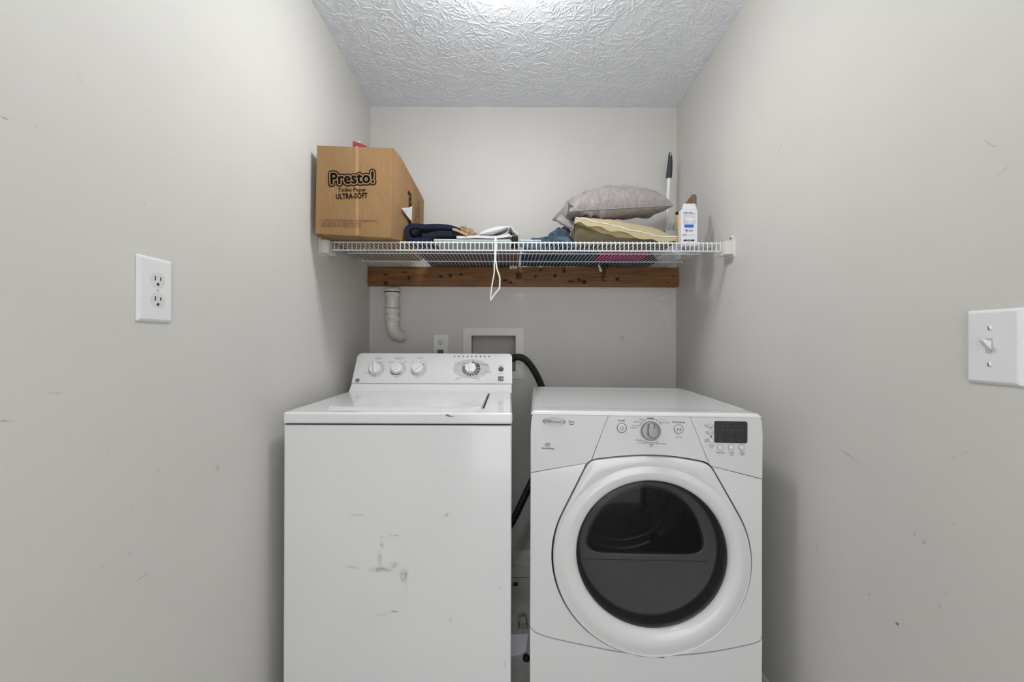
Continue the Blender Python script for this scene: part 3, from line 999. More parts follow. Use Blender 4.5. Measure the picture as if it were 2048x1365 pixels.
b = new(); loops(b, [gl(gr - 0.001, -0.010), gl(gr * 0.975, -0.011), gl(gr * 0.965, -0.014), gl(gr * 0.945, -0.042)], D.M); obj('liner_side', b, M['bowlside'], door, 50)
b = new(); loops(b, [gl(gr * 0.945, -0.042), gl(gr * 0.938, -0.0475), gl(gr * 0.92, -0.049), wl(0.012, -0.0495), wl(0.004, -0.0505), wl(0.0, -0.056)], D.M); liner = obj('door_liner', b, M['bowl'], door, 50)
b = new()
# the moulded ledge under the window
lp = [DP.uv(1170, 1119), DP.uv(1290, 1122), DP.uv(1415, 1124)]
tube(b, [D.M @ Vector((p[0], p[1], -0.049)) for p in lp], 0.004, 8, True, 0.7); obj('liner_ledge', b, M['bowl'], liner)
b = new(); loops(b, [wl(0.0035, -0.0490), wl(-0.001, -0.0475), wl(-0.0035, -0.0505)], D.M); obj('window_seal', b, M['gasket'], liner)
b = new(); t = bmesh.new(); f = t.faces.new([t.verts.new(p) for p in wl(0.0, -0.053)]); put(b, t, D.M); obj('inner_window', b, M['pane'], liner)
# drum behind the window
b = new()
DMx = D.M @ Matrix.Translation((gcx, gcy + 0.03, 0))
lathe(b, [(0.205, -0.06), (0.235, -0.075), (0.262, -0.09), (0.268, -0.12), (0.268, -0.46)], DMx, 64, False, False)
drum = obj('drum', b, M['drumwall'], dryer, 40)
b = new(); lathe(b, [(0.268, -0.46), (0.262, -0.475), (0.245, -0.485), (0.225, -0.482), (0.215, -0.49), (0.212, -0.50)], DMx, 64, False, False); obj('drum_rim', b, M['chrome'], drum, 60)
b = new(); lathe(b, [(0.212, -0.50), (0.19, -0.505), (0.185, -0.495), (0.16, -0.495), (0.155, -0.505), (0.001, -0.505)], DMx, 64, False, True); obj('drum_back', b, M['drum'], drum, 60)
for a in (35, 155, 275):
    b = new(); prism(b, [(-0.03, 0), (0.03, 0), (0.012, 0.055), (-0.012, 0.055)], -0.44, -0.12, DMx @ Matrix.Rotation(R(a), 4, 'Z') @ Matrix.Translation((0, -0.268, 0)), 0.004, 2); obj('drum_baffle', b, M['drum'], drum)

# controls of the dryer
def dcirc(px, py, rpx): return D.at(px, py), rpx * D.mpp(px, py)
Mx, r = dcirc(1300.3, 861, 19.4)
b = new(); lathe(b, [(r * 1.10, 0), (r * 1.10, 0.002), (r * 1.03, 0.003)], Mx, 48); obj('dial_collar', b, M['console'], dryer)
b = new(); lathe(b, [(r, 0.001), (r, 0.008), (r * 0.96, 0.013), (r * 0.88, 0.015), (0.0006, 0.016)], Mx, 56); dial = obj('cycle_dial', b, M['silver'], dryer, 30)
b = new(); prism(b, [(-r * 0.36, r * 0.86), (-r * 0.40, r * 0.2)] + [(r * 0.10 + r * 0.55 * math.cos(R(a)), -r * 0.12 + r * 0.55 * math.sin(R(a))) for a in range(188, 372, 12)] + [(r * 0.66, r * 0.2), (r * 0.58, r * 0.7), (r * 0.30, r * 0.90)], 0.014, 0.026, Mx, 0.004, 3); gp = obj('dial_grip', b, M['silver'], dial)
b = new(); box(b, (r * 0.14, r * 0.42, 0.0255), (r * 0.22, r * 0.88, 0.0266), mtx=Mx); obj('pointer_line', b, M['dialdark'], dial)
for px, py, rp, nm in ((1243.5, 856, 8.6, 'power_button'), (1357, 858.5, 8.2, 'start_button')):
    Mx, r = dcirc(px, py, rp)
    b = new(); lathe(b, [(r, 0), (r, 0.002), (r * 0.92, 0.003), (0.0005, 0.0034)], Mx, 32); bo = obj(nm, b, M['console'], dryer)
    b = new(); ring(b, r * 1.02, r * 1.13, Mx, z=0.0008)
    if nm[0] == 'p':
        ring(b, r * 0.36, r * 0.44, Mx, 115, 425, 30, 0.0042)
        flat(b, [(-r * 0.04, r * 0.08), (r * 0.04, r * 0.08), (r * 0.04, r * 0.52), (-r * 0.04, r * 0.52)], Mx, 0.0042)
    else:
        for q in range(3):
            tri = [(-r * 0.4, -r * 0.3), (r * 0.04, 0), (-r * 0.4, r * 0.3)]
            p, c = Vector(tri[q]).to_3d(), Vector(tri[(q + 1) % 3]).to_3d()
            nrm = Vector((-(c - p).y, (c - p).x, 0)).normalized() * r * 0.04
            flat(b, [(p - nrm)[:2], (c - nrm)[:2], (c + nrm)[:2], (p + nrm)[:2]], Mx, 0.0042)
        for x in (0.22, 0.40):
            flat(b, [(r * x, -r * 0.3), (r * (x + 0.08), -r * 0.3), (r * (x + 0.08), r * 0.3), (r * x, r * 0.3)], Mx, 0.0042)
    obj('button_symbol', b, M['ink'], bo, 0)
for i, (px, py) in enumerate(((1421.5, 853), (1422.3, 866), (1422.8, 881), (1440.5, 895), (1462, 895), (1483, 895))):
    Mx, r = dcirc(px, py, 4.4 if i < 3 else 5.2)
    b = new(); lathe(b, [(r, 0), (r, 0.002), (r * 0.8, 0.0032), (0.0004, 0.0036)], Mx, 24); bo = obj('round_button', b, M['console'], dryer)
    b = new(); ring(b, r * 1.0, r * 1.14, Mx, n=24, z=0.0009)
    if i < 2:
        s = 1 if i == 0 else -1
        for q in range(3):
            tri = [(-r * 0.5, -s * r * 0.3), (r * 0.5, -s * r * 0.3), (0, s * r * 0.3)]
            p, c = Vector(tri[q]).to_3d(), Vector(tri[(q + 1) % 3]).to_3d()
            nrm = Vector((-(c - p).y, (c - p).x, 0)).normalized() * r * 0.07
            flat(b, [(p - nrm)[:2], (c - nrm)[:2], (c + nrm)[:2], (p + nrm)[:2]], Mx, 0.0042)
    obj('button_symbol', b, M['ink2'], bo, 0)
Mx, r = dcirc(1422.5, 873.3, 1.5)
b = new(); lathe(b, [(r, -0.001), (r, 0.0008), (0.0003, 0.001)], Mx, 12); obj('indicator_lamp', b, M['black'], dryer)
u0, v0 = D.uv(1428.5, 842); u1, v1 = D.uv(1494.5, 887)
b = new(); prism(b, rrect(u1 - u0, v0 - v1, 0.005, 5, (u0 + u1) / 2, (v0 + v1) / 2), -0.001, 0.0009, D.M, 0.0006, 1); disp = obj('display', b, M['display'], dryer)
b = new()
for s, x, y, h in (('Estimated', 1454, 847.8, 1.5), ('Time', 1451, 850.8, 1.5), ('Remaining', 1454.5, 853.8, 1.5), ('Controls Lock', 1474, 851.8, 1.5), ('Wrinkle', 1434, 864.3, 1.2), ('Wet', 1444, 864, 1.3), ('Damp', 1455, 864, 1.3), ('Cool', 1464.5, 864, 1.3), ('Down', 1464.5, 867, 1.3), ('Done', 1475, 864, 1.3), ('Wrinkle', 1485.5, 864, 1.3), ('Shield', 1486, 867, 1.3),
                   ('High', 1439, 869.3, 1.4), ('Medium', 1441, 872.8, 1.4), ('Low', 1439, 876.3, 1.4), ('Extra Low', 1442, 879.8, 1.4), ('Air Only', 1440.5, 883.2, 1.4), ('More', 1461, 876.3, 1.4), ('Normal', 1462, 879.8, 1.4), ('Less', 1460, 883.2, 1.4), ('On', 1479, 883, 1.4)):
    ptext(b, D, s, x, y, h, lift=0.0014)
k = D.mpp(1460, 860)
for i in range(6):
    flat(b, circ(0.9 * k, 8), D.at(1434 + 10.3 * i, 859.4 + 0.03 * i), 0.0014)
ua, va = D.uv(1434, 859.4); ub, vb = D.uv(1486, 859.6)
flat(b, [(ua, va - 0.0002), (ub, vb - 0.0002), (ub, vb + 0.0002), (ua, va + 0.0002)], D.M, 0.0014)
for x in (1434, 1442):
    for y in (848, 852.5):
        for dx in (0, 3.2):
            uu, vv = D.uv(x + dx, y)
            flat(b, [(uu, vv - 0.0026), (uu + 0.0004, vv - 0.0026), (uu + 0.0006, vv + 0.0026), (uu + 0.0002, vv + 0.0026)], D.M, 0.0014)
obj('display_lettering', b, M['disptext'], disp, 0)
# badge
u, v = D.uv(1108, 843)
k = D.mpp(1108, 843)
b = new(); prism(b, circ(22.6 * k, 48, u, v, 8.0 * k), -0.001, 0.0035, D.M @ Matrix.Translation((u, v, 0)) @ Matrix.Rotation(R(-1.5), 4, 'Z') @ Matrix.Translation((-u, -v, 0)), 0.0028, 3); bd = obj('brand_badge', b, M['chrome'], dryer, 60)
b = new(); ptext(b, D, 'Whirlpool', 1108, 845.3, 5.2, lift=0.0040, sx=0.86, rot=R(-1.2)); obj('badge_lettering', b, M['ink'], bd, 0)
b = new()
ptext(b, D, 'Duet', 1143, 846, 5.6, sx=0.72, rot=R(-2))
ring(b, 8 * k, 9.2 * k, D.at(1143, 841), 235, 300, 14, 0.0006, ry=0.95)
for s, x, y, h, bo in (('POWER', 1242.5, 842.8, 2.9, 0.02), ('NORMAL', 1300.5, 837.6, 2.6, 0.025), ('START/PAUSE', 1356.8, 846, 3.0, 0.02), ('SensorDrying', 1095.5, 898.2, 3.2, 0.025),
                       ('DELICATE', 1275, 845.3, 2.5, 0), ('CASUAL', 1283.5, 840, 2.5, 0), ('HEAVY DUTY', 1329, 846.5, 2.5, 0), ('SMART DRY', 1270.5, 852.6, 2.0, 0), ('TOUCH UP', 1284.5, 887, 2.5, 0), ('TIMED', 1302.5, 890, 2.5, 0), ('DRY', 1302.5, 893.8, 2.5, 0), ('SMALL LOAD', 1321, 888.5, 2.5, 0),
                       ('Temperature', 1441, 905.5, 2.5, 0), ('Dryness', 1462.5, 905.6, 2.4, 0), ('Level', 1463, 909, 2.4, 0), ('Wrinkle', 1484.3, 905.3, 2.4, 0), ('Shield', 1484.5, 908.8, 2.4, 0),
                       ('More', 1412.5, 851, 2.2, 0), ('Time', 1412.8, 854.4, 2.2, 0), ('Less', 1413.5, 864.6, 2.2, 0), ('Time', 1413.5, 867.8, 2.2, 0), ('Cycle', 1412.5, 879.9, 2.3, 0), ('Signal', 1412.5, 883.4, 2.3, 0)):
    ptext(b, D, s, x, y, h, bold=bo, rot=R(-1.2) if y < 900 else 0)
for s, x, y, h in (('high efficiency', 1095.5, 894.2, 1.6), ('hold and', 1358, 873, 1.6), ('start to START', 1358, 875.6, 1.6), ('select more', 1267, 857.0, 1.3), ('Manual cycles', 1278.5, 880.4, 1.6), ('(for steam cycle)', 1441, 908, 1.5), ('(for cycle)', 1463, 911.3, 1.5), ('(on/off)', 1484.5, 911.2, 1.5),
                   ('press and hold', 1422.5, 889.2, 1.3), ('for 3 seconds', 1422.5, 891.4, 1.3), ('to lock/unlock', 1422.5, 893.9, 1.3), ('controls', 1422.5, 896.3, 1.3)):
    ptext(b, D, s, x, y, h)
k = D.mpp(1302, 861)
ring(b, 23.6 * k, 24.3 * k, D.at(1301.5, 862), 33, 158, 40)
ring(b, 23.6 * k, 24.3 * k, D.at(1301.5, 862), 240, 304, 24)
for (xa, ya), (xb, yb) in (((1260, 854.7), (1277, 855.2)), ((1271.5, 881.7), (1288, 882.2))):
    a, c = D.uv(xa, ya), D.uv(xb, yb)
    flat(b, [(a[0], a[1] - 0.0004), (c[0], c[1] - 0.0004), (c[0], c[1] + 0.0004), (a[0], a[1] + 0.0004)], D.M)
k = D.mpp(1095, 889)
ring(b, 2.3 * k, 3.3 * k, D.at(1093.5, 889), 40, 330, 20, ry=0.75); ring(b, 2.0 * k, 3.2 * k, D.at(1097, 888.6), -140, 150, 20, ry=0.7)
obj('fascia_lettering', b, M['ink'], dryer, 0, kind='stuff')
b = new(); ptext(b, D, 'ECO NORMAL', 1322, 840.3, 2.3, rot=R(-1.2)); obj('fascia_lettering', b, M['dialgrey'], dryer, 0)
for px, py, w, h in ((1285, 1311, 34, 5), (1322, 1313, 26, 6), (1344, 1257.5, 18, 4)):
    mark(D, px, py, w, h, M['scuffdark'], frontp, 0, 0.0016)

# ------------------------------------------------------------------ drain hose
hp3 = [at(1006, 742, 2.13), at(1014, 727, 2.09), at(1024, 718, 2.04), at(1036, 714, 2.01), at(1050, 719, 1.99), at(1064, 735, 1.975), at(1076, 756, 1.965), at(1084, 776, 1.96), at(1092, 810, 1.96), at(1096, 860, 1.96), at(1086, 915, 1.97), at(1062, 966, 1.98), at(1044, 1004, 1.985), at(1022, 1048, 1.985), at(990, 1085, 1.96), at(960, 1098, 1.93)]
path = resample(catmull(hp3, 24), 0.0016)
rs_ = []
for i in range(len(path)):
    ph = (i % 5)
    rs_.append(0.0150 if ph in (0,) else 0.0172 if ph in (2, 3) else 0.0163)
for i in range(26):
    rs_[i] = 0.0165
b = new(); tube(b, path, rs_, 18, True)
tag(obj('drain_hose', b, M['rubber'], None, 70), 'black ribbed drain hose arching from the wall box down behind the dryer', 'hose')

# ------------------------------------------------------------------ washer outlet box in the back wall
fx0, fz1 = BACK.uv(926, 655); fx1, fz0 = BACK.uv(1047, 758)
boxo = thing('washer_outlet_box', 'beige painted recessed outlet box in the back wall behind the washing machine', 'outlet box', ((fx0 + fx1) / 2, YB, fz0))
b = new()
cxm, czm = (hx0 + hx1) / 2, (hy0 + hy1) / 2
fo = rrect(fx1 - fx0, fz1 - fz0, 0.006, 4, (fx0 + fx1) / 2, (fz0 + fz1) / 2)
fi = rrect(hx1 - hx0, hy1 - hy0, 0.0015, 4, cxm, czm)
sh = lambda pts, d, z: [(cxm + (p[0] - cxm) * d, czm + (p[1] - czm) * d, z) for p in pts]
loops(b, [[(p[0], p[1], 0.0) for p in fo], [(p[0], p[1], 0.004) for p in fo], sh(fo, 0.985, 0.006), [(p[0], p[1], 0.006) for p in fi], [(p[0], p[1], -0.001) for p in fi]], BACK.M)
obj('box_frame', b, M['frame'], boxo, 30)
b = new(); loops(b, [[(p[0], p[1], -0.001) for p in fi], [(p[0], p[1], -0.085) for p in fi]], BACK.M, False, True)
obj('box_recess', b, M['recess'], boxo, 30)
for px in (968, 983):
    b = new(); lathe(b, [(0.006, 0), (0.006, 0.02), (0.009, 0.022), (0.009, 0.03), (0.001, 0.031)], Plane((0, YB + 0.085, 0), (1, 0, 0), (0, 0, 1)).at(px, 728), 12); obj('capped_stub', b, M['recess'], boxo)

# ------------------------------------------------------------------ outlets and switch
def receptacle(pl, px, py, parent, k, dirty):
    Mx = pl.at(px, py)
    w, h = 0.0330, 0.0285
    pts = []
    for a in range(0, 360, 10):
        x, y = 0.0172 * math.cos(R(a)), 0.0172 * math.sin(R(a))
        pts.append((x, max(-h / 2, min(h / 2, y))))
    b = new(); prism(b, pts, 0.002, 0.0062, Mx, 0.001, 2); ro = obj('receptacle', b, M['receptacle'], parent, 40)
    b = new()
    for x, hh in ((-0.0062, 0.0085), (0.0062, 0.0068)):
        box(b, (x - 0.0011, 0.0035 - hh / 2, 0.0058), (x + 0.0011, 0.0035 + hh / 2, 0.0066), mtx=Mx)
    prism(b, [(-0.0026, -0.0098), (0.0026, -0.0098), (0.0026, -0.0070), (0.0018, -0.0052), (0, -0.0045), (-0.0018, -0.0052), (-0.0026, -0.0070)], 0.0058, 0.0066, Mx)
    obj('slots', b, M['hole'], ro, 0)
    b = new(); ring(b, 0.0172, 0.0180, Mx, z=0.00555, ry=0.86); obj('rim_gap', b, M['ink2'], ro, 0)

def plate(name, label, cat, pl, px, py, w, h):
    u, v = pl.uv(px, py)
    c = pl.M @ Vector((u, v, 0))
    t = thing(name, label, cat, c - Vector((0, 0, h / 2)))
    b = new(); loops(b, [[(x, y, z) for x, y in rrect(w - 2 * i_, h - 2 * i_, max(0.0006, 0.0028 - i_), 4)] for i_, z in ((0.0004, 0.0), (0.0, 0.0004), (0.0, 0.0016), (0.0006, 0.0028), (0.0036, 0.0052), (0.0050, 0.0058), (0.0062, 0.0060))], pl.at(px, py), True, True); obj('wall_plate', b, M['plate'], t, 25)
    return t

PH, PW = 0.124, 0.0795
o1 = plate('wall_outlet', 'white duplex wall outlet with both sockets empty, on the left wall', 'outlet', LEFT, 307, 579.5, PW, PH)
receptacle(LEFT, 309.5, 561, o1, 1, True)
receptacle(LEFT, 309.5, 601, o1, 1, True)
b = new(); lathe(b, [(0.003, 0.005), (0.003, 0.0066), (0.0004, 0.0072)], LEFT.at(308, 580.5), 12); sc = obj('screw', b, M['plate'], o1)
b = new(); box(b, (-0.0024, -0.0004, 0.0068), (0.0024, 0.0004, 0.0074), mtx=LEFT.at(308, 580.5) @ Matrix.Rotation(R(-45), 4, 'Z')); obj('screw_slot', b, M['ink'], sc)

o2 = plate('wall_outlet', 'white duplex outlet behind the washing machine with a dark plug in its lower socket', 'outlet', BACK, 881.3, 692.5, PW, PH)
receptacle(BACK, 881.5, 685.3, o2, 1, False)
receptacle(BACK, 881.5, 703.5, o2, 1, False)
b = new()
pz = BACK.at(882, 704)
box(b, (-0.0135, -0.013, 0.0070), (0.0135, 0.0125, 0.030), 0.004, 3, pz)
cord0 = pz @ Vector((0, -0.010, 0.02))
pl_ = thing('power_plug', 'dark grey power plug with its cord in the outlet behind the washing machine', 'plug', pz @ Vector((0, -0.013, 0.018)))
obj('plug_body', b, M['plug'], pl_)
b = new(); tube(b, catmull([cord0, cord0 + Vector((0.004, -0.004, -0.05)), cord0 + Vector((0.02, -0.006, -0.20)), cord0 + Vector((0.03, -0.01, -0.42)), cord0 + Vector((0.03, -0.06, -0.55))], 8), 0.0042, 8); obj('cord', b, M['plug'], pl_)

sw = plate('light_switch', 'white toggle light switch on the right wall', 'switch', RIGHT, 1990.5, 693.5, PW, PH)
Mx = RIGHT.at(1986, 691.5)
b = new(); loops(b, [[(p[0], p[1], 0.0062) for p in rrect(0.0104, 0.0245, 0.0006, 2)], [(p[0], p[1], 0.0068) for p in rrect(0.0100, 0.0241, 0.0006, 2)], [(p[0], p[1], 0.0064) for p in rrect(0.0092, 0.0233, 0.0006, 2)]], Mx); obj('toggle_frame', b, M['dialgrey'], sw, 20)
b = new(); box(b, (-0.0046, -0.0114, 0.0055), (0.0046, 0.0114, 0.0063), mtx=Mx); obj('toggle_slot', b, M['dialgrey'], sw)
b = new()
t = bmesh.new()
lo_ = [t.verts.new(p) for p in ((-0.0040, -0.0075, 0.0058), (0.0040, -0.0075, 0.0058), (0.0040, 0.0070, 0.0058), (-0.0040, 0.0070, 0.0058))]
hi_ = [t.verts.new(p) for p in ((-0.0033, 0.0075, 0.0195), (0.0033, 0.0075, 0.0195), (0.0033, 0.0125, 0.0205), (-0.0033, 0.0125, 0.0205))]
t.faces.new(hi_); t.faces.new(lo_[::-1])
for i in range(4):
    t.faces.new((lo_[i], lo_[(i + 1) % 4], hi_[(i + 1) % 4], hi_[i]))
bmesh.ops.bevel(t, geom=t.edges[:], offset=0.0008, segments=2, profile=0.5, affect='EDGES')
put(b, t, Mx); obj('toggle', b, M['plate'], sw, 30)
for px, py in ((1987, 656.5), (1986.5, 729)):
    m2 = RIGHT.at(px, py)
    b = new(); lathe(b, [(0.0036, 0.0055), (0.0036, 0.0066), (0.0020, 0.0078), (0.0004, 0.008)], m2, 16); so = obj('screw', b, M['plate'], sw)
    b = new(); box(b, (-0.003, -0.0005, 0.0074), (0.003, 0.0005, 0.0083), mtx=m2 @ Matrix.Rotation(R(100), 4, 'Z')); obj('screw_slot', b, M['ink'], so)

# ------------------------------------------------------------------ white drain pipe with elbow
pc = at(784.5, 600, 2.05)
pipe = thing('drain_pipe', 'white plastic drain pipe elbow on the back wall under the wooden board', 'pipe', (pc.x, pc.y, 1.17))
def zat(py, d=2.05): return at(784.5, py, d).z
zt = zat(578)
Tm = Matrix.Translation((pc.x, pc.y, 0))
b = new(); lathe(b, [(0.0375, zt - 0.013), (0.0375, zt - 0.004), (0.034, zt), (0.001, zt)], Tm, 32); lathe(b, [(0.032, zt - 0.016), (0.0375, zt - 0.020), (0.0375, zt - 0.031), (0.030, zt - 0.041), (0.0285, zt - 0.060)], Tm, 32, True, True)
obj('vent_cap', b, M['pvc'], pipe, 30)
b = new()
for k2 in range(14):
    a = R(360 / 14 * k2 + 8)
    box(b, (-0.006, 0.030, zt - 0.0168), (0.006, 0.0368, zt - 0.0132), mtx=Tm @ Matrix.Rotation(a, 4, 'Z'))
obj('vent_slots', b, M['hole'], pipe)
z1, z2, z3, z4, z5, z6 = zat(601.5), zat(616), zat(617), zat(627), zat(632), zat(642.5)
b = new(); lathe(b, [(0.0315, z2), (0.0315, z1), (0.029, z1 + 0.0005)], Tm, 24); obj('ribbed_coupling', b, M['pvc'], pipe, 20)
b = new(); lathe(b, [(0.036, z4), (0.0368, z4 + 0.001), (0.0368, z3 - 0.001), (0.0355, z3)], Tm, 32); lathe(b, [(0.0335, z5), (0.0335, z4)], Tm, 32); obj('union_collar', b, M['pvc'], pipe, 30)
b = new(); lathe(b, [(0.0358, z6), (0.0368, z6 + 0.001), (0.0368, z5 - 0.001), (0.036, z5)], Tm, 32)
obj('socket_collar', b, M['pvc'], pipe, 30)
# the elbow turns back and a little to the right into the wall
yaw_e = R(35)
ez = z6 + 0.002
rb = 0.055
pts = [Vector((0, 0, ez))]
for i in range(1, 13):
    a = R(90 * i / 12)
    off = rb * (1 - math.cos(a))
    pts.append(Vector((math.sin(yaw_e) * off, math.cos(yaw_e) * off, ez - rb * math.sin(a) - 0.020)))
last = pts[-1]
pts.append(last + Vector((math.sin(yaw_e) * 0.012, math.cos(yaw_e) * 0.012, 0)))
pts = [p + Vector((pc.x, pc.y, 0)) for p in pts]
pts = [p for p in pts if p.y < YB + 0.03]
b = new(); tube(b, pts, 0.0325, 28); obj('elbow', b, M['pvc'], pipe, 40)
b = new(); e = pts[-1]; tube(b, [pts[-3], pts[-2]], 0.0352, 28); obj('elbow_hub', b, M['pvc'], pipe, 30)
b = new(); text(b, Plane((pc.x, pc.y - 0.0372, z6), (1, 0, 0), (0, 0, 1)).at(782, 638.5), 'PVC-DWV 2', 0.006, lift=0.0012); obj('pipe_lettering', b, M['ink'], pipe, 0)

# ------------------------------------------------------------------ wooden board under the shelf
bf = YB - 0.038
bp0, bp1 = at(731, 533, bf), at(1357, 572, bf)
ZB1, ZB0 = at(1044, 533.9, bf).z, at(1044, 572, bf).z
b = new(); box(b, (xl(YB) + 0.004, bf, ZB0), (xr(YB) - 0.004, YB - 0.0005, ZB1), 0.002, 2)
board = tag(obj('mounting_board', b, M['wood'], None), 'brown stained pine board with knots fixed to the back wall under the wire shelf', 'board')
BP = Plane((0, bf, 0), (1, 0, 0), (0, 0, 1))
for px, py in ((740.5, 549.5), (1346, 553.5), (1336, 565)):
    b = new(); k = BP.mpp(px, py); lathe(b, [(1.6 * k, -0.001), (1.6 * k, 0.0012), (0.0004, 0.0016)], BP.at(px, py), 12); obj('nail_head', b, M['hole'], board)

for px, py, w, h in ((1038, 551, 15, 18), (1071, 553, 7, 6), (1081, 540, 7, 6), (1021, 565, 9, 7), (1010, 561, 16, 6), (1158, 560, 9, 9), (1168, 564, 11, 10), (1142, 563, 16, 5), (1235, 558, 9, 8), (1128, 541, 8, 12), (1110, 551, 8, 8), (901, 551, 8, 7), (922, 549, 8, 6), (882, 553, 9, 7), (818, 556, 8, 7), (772, 566, 12, 9)):
    mark(BP, px, py, w * 1.15, h * 1.15, M['knot'], board, 0, name='knot')

# ------------------------------------------------------------------ wire shelf
YS, ZD, ZL = 1.55, 1.5285, 1.494
shelf = thing('wire_shelf', 'white wire shelf spanning the alcove above the washing machine and dryer', 'shelf', (0.06, 1.8, ZD))
nW = 90
sx0, sx1 = -0.6805, 0.803
RW = 0.0017
b = new()
tube(b, [(sx0, YB - 0.004, ZD), (sx0, YS + 0.003, ZD), (sx0, YS - 0.001, ZD - 0.002), (sx0, YS - 0.003, ZD - 0.006), (sx0, YS - 0.003, ZL - 0.002)], RW, 6, True, up=(1, 0, 0))
w0_ = obj('deck_wire', b, M['wire'], shelf, 60)
for i in range(1, nW):
    c = w0_.copy()
    c.location = (w0_.location.x + (sx1 - sx0) * i / (nW - 1), 0, 0)
    c.parent = shelf
    COL.objects.link(c)
for y, z, rr2, e0, e1 in ((YS + 0.0005, ZD - 0.0046, 0.0031, 0, 0), (YS + 0.0008, ZL, 0.0031, 0, 0), (YS + 0.19, ZD - 0.0045, 0.0028, 0, 0), (YS + 0.365, ZD - 0.0045, 0.0028, 0, 0)):
    b = new(); tube(b, [(sx0 - 0.012, y, z), (sx1 + 0.012, y, z)], rr2, 10); obj('cross_rod', b, M['wire'], shelf, 60)
for side in (-1, 1):
    wx = xl(YS) if side < 0 else xr(YS)
    def bx_(a, c): return (min(wx - side * a, wx - side * c), max(wx - side * a, wx - side * c))
    b = new()
    x0_, x1_ = bx_(0.0005, 0.005)
    box(b, (x0_, YS - 0.042, ZD - 0.062), (x1_, YS + 0.035, ZD + 0.004), 0.002, 2)
    x0_, x1_ = bx_(0.003, 0.034)
    box(b, (x0_, YS - 0.034, ZD - 0.052), (x1_, YS - 0.006, ZD - 0.002), 0.003, 2)
    box(b, (x0_, YS - 0.012, ZD - 0.052), (x1_, YS + 0.03, ZD - 0.040), 0.002, 2)
    # eared screw lug behind
    x0_, x1_ = bx_(0.0005, 0.007)
    lathe(b, [(0.012, 0), (0.012, 0.006), (0.010, 0.007)], Matrix.Translation((wx, YS - 0.018, ZD + 0.010)) @ Matrix.Rotation(R(90 if side < 0 else -90), 4, 'Y'), 20)
    br_ = obj('end_bracket', b, M['bracket'], shelf, 30)
    b = new(); lathe(b, [(0.0035, 0.0065), (0.0035, 0.0082), (0.0005, 0.0086)], Matrix.Translation((wx, YS - 0.018, ZD + 0.010)) @ Matrix.Rotation(R(90 if side < 0 else -90), 4, 'Y'), 12); obj('screw', b, M['gasket'], br_)
b = new()
for i, dx in enumerate((-0.014, -0.001, 0.012)):
    box(b, (dx - 0.0055, YB - 0.065, ZD - 0.016), (dx + 0.0055, YB - 0.0385, ZD - 0.004 + (0.004 if i == 1 else 0)), 0.002, 2, Matrix.Translation((at(1027, 528, 2.05).x, 0, 0)))
box(b, (-0.02, YB - 0.062, ZD - 0.0045), (0.018, YB - 0.044, ZD - 0.0022), 0, 1, Matrix.Translation((at(1027, 528, 2.05).x, 0, 0)))
obj('wall_clip', b, M['ivory'], shelf, 30, 'ivory plastic clip at the back of the shelf')
DK = ZD + RW + 0.0005           # top of the deck

# ------------------------------------------------------------------ cardboard carton
KF, KB = 1.43, 1.945
kTL, kTR, kBL, kBR = at(634, 291, KF), at(787, 296, KF), at(630.5, 468, KF), at(783, 477, KF)
ZT = 1.832
carton = thing('cardboard_box', 'large brown cardboard toilet paper box at the left end of the wire shelf', 'box', ((kBL.x + kBR.x) / 2, 1.69, DK))
dep = Vector((0, KB - KF, 0))
def back_of(p, z): return Vector((p.x, KB, z))
th = 0.004
b = new()
# outer and inner skins of an open carton whose front sags over the shelf edge
def wall4(bm, a, c, d, e, nrm):
    n_ = Vector(nrm) * th
    o_ = [bm.verts.new(p) for p in (a, c, d, e)]
    i_ = [bm.verts.new(p - n_) for p in (a, c, d, e)]
    bm.faces.new(o_); bm.faces.new(i_[::-1])
    for q in range(4):
        bm.faces.new((o_[q], i_[q], i_[(q + 1) % 4], o_[(q + 1) % 4]))
bTL, bTR = back_of(kTL, 1.823), back_of(kTR, 1.823)
bBL, bBR = back_of(kBL, DK + 0.0005), back_of(kBR, DK + 0.0005)
mBL, mBR = Vector((kBL.x, YS - 0.004, DK + 0.0008)), Vector((kBR.x, YS - 0.004, DK + 0.0008))
FP = Plane(kBL, (kBR - kBL), (kTL - kBL))
FP = Plane(Vector((kBL.x, KF, kBL.z)), (1, 0, 0), (0, 0, 1))
wall4(b, kTL, kBL, kBR, kTR, (0, -1, 0))
bmesh.ops.recalc_face_normals(b, faces=b.faces[:])
cf = obj('front_panel', b, M['card'], carton, 20)
b = new()
prismR = [(KF + 0.001, kBR.z + 0.001), (YS - 0.004, DK + 0.0008), (KB, DK + 0.0005), (KB, 1.79), (KB - 0.02, 1.823), (KF + 0.10, 1.838), (KF + 0.001, kTR.z)]
SIDE = Plane((kBR.x, KF, 0), (0, 1, 0), (0, 0, 1))
def side_pt(y, z):
    t = (z - kBR.z) / (kTR.z - kBR.z)
    return Vector((kBR.x + (kTR.x - kBR.x) * t, y, z))
ov = [b.verts.new(side_pt(y, z)) for y, z in prismR]
iv = [b.verts.new(side_pt(y, z) - Vector((th, 0, 0))) for y, z in prismR]
b.faces.new(ov); b.faces.new(iv[::-1])
for q in range(len(ov)):
    b.faces.new((ov[q], iv[q], iv[(q + 1) % len(ov)], ov[(q + 1) % len(ov)]))
bmesh.ops.recalc_face_normals(b, faces=b.faces[:]); bmesh.ops.triangulate(b, faces=[f for f in b.faces if len(f.verts) > 4])
cs_ = obj('side_panel', b, M['card'], carton, 20)
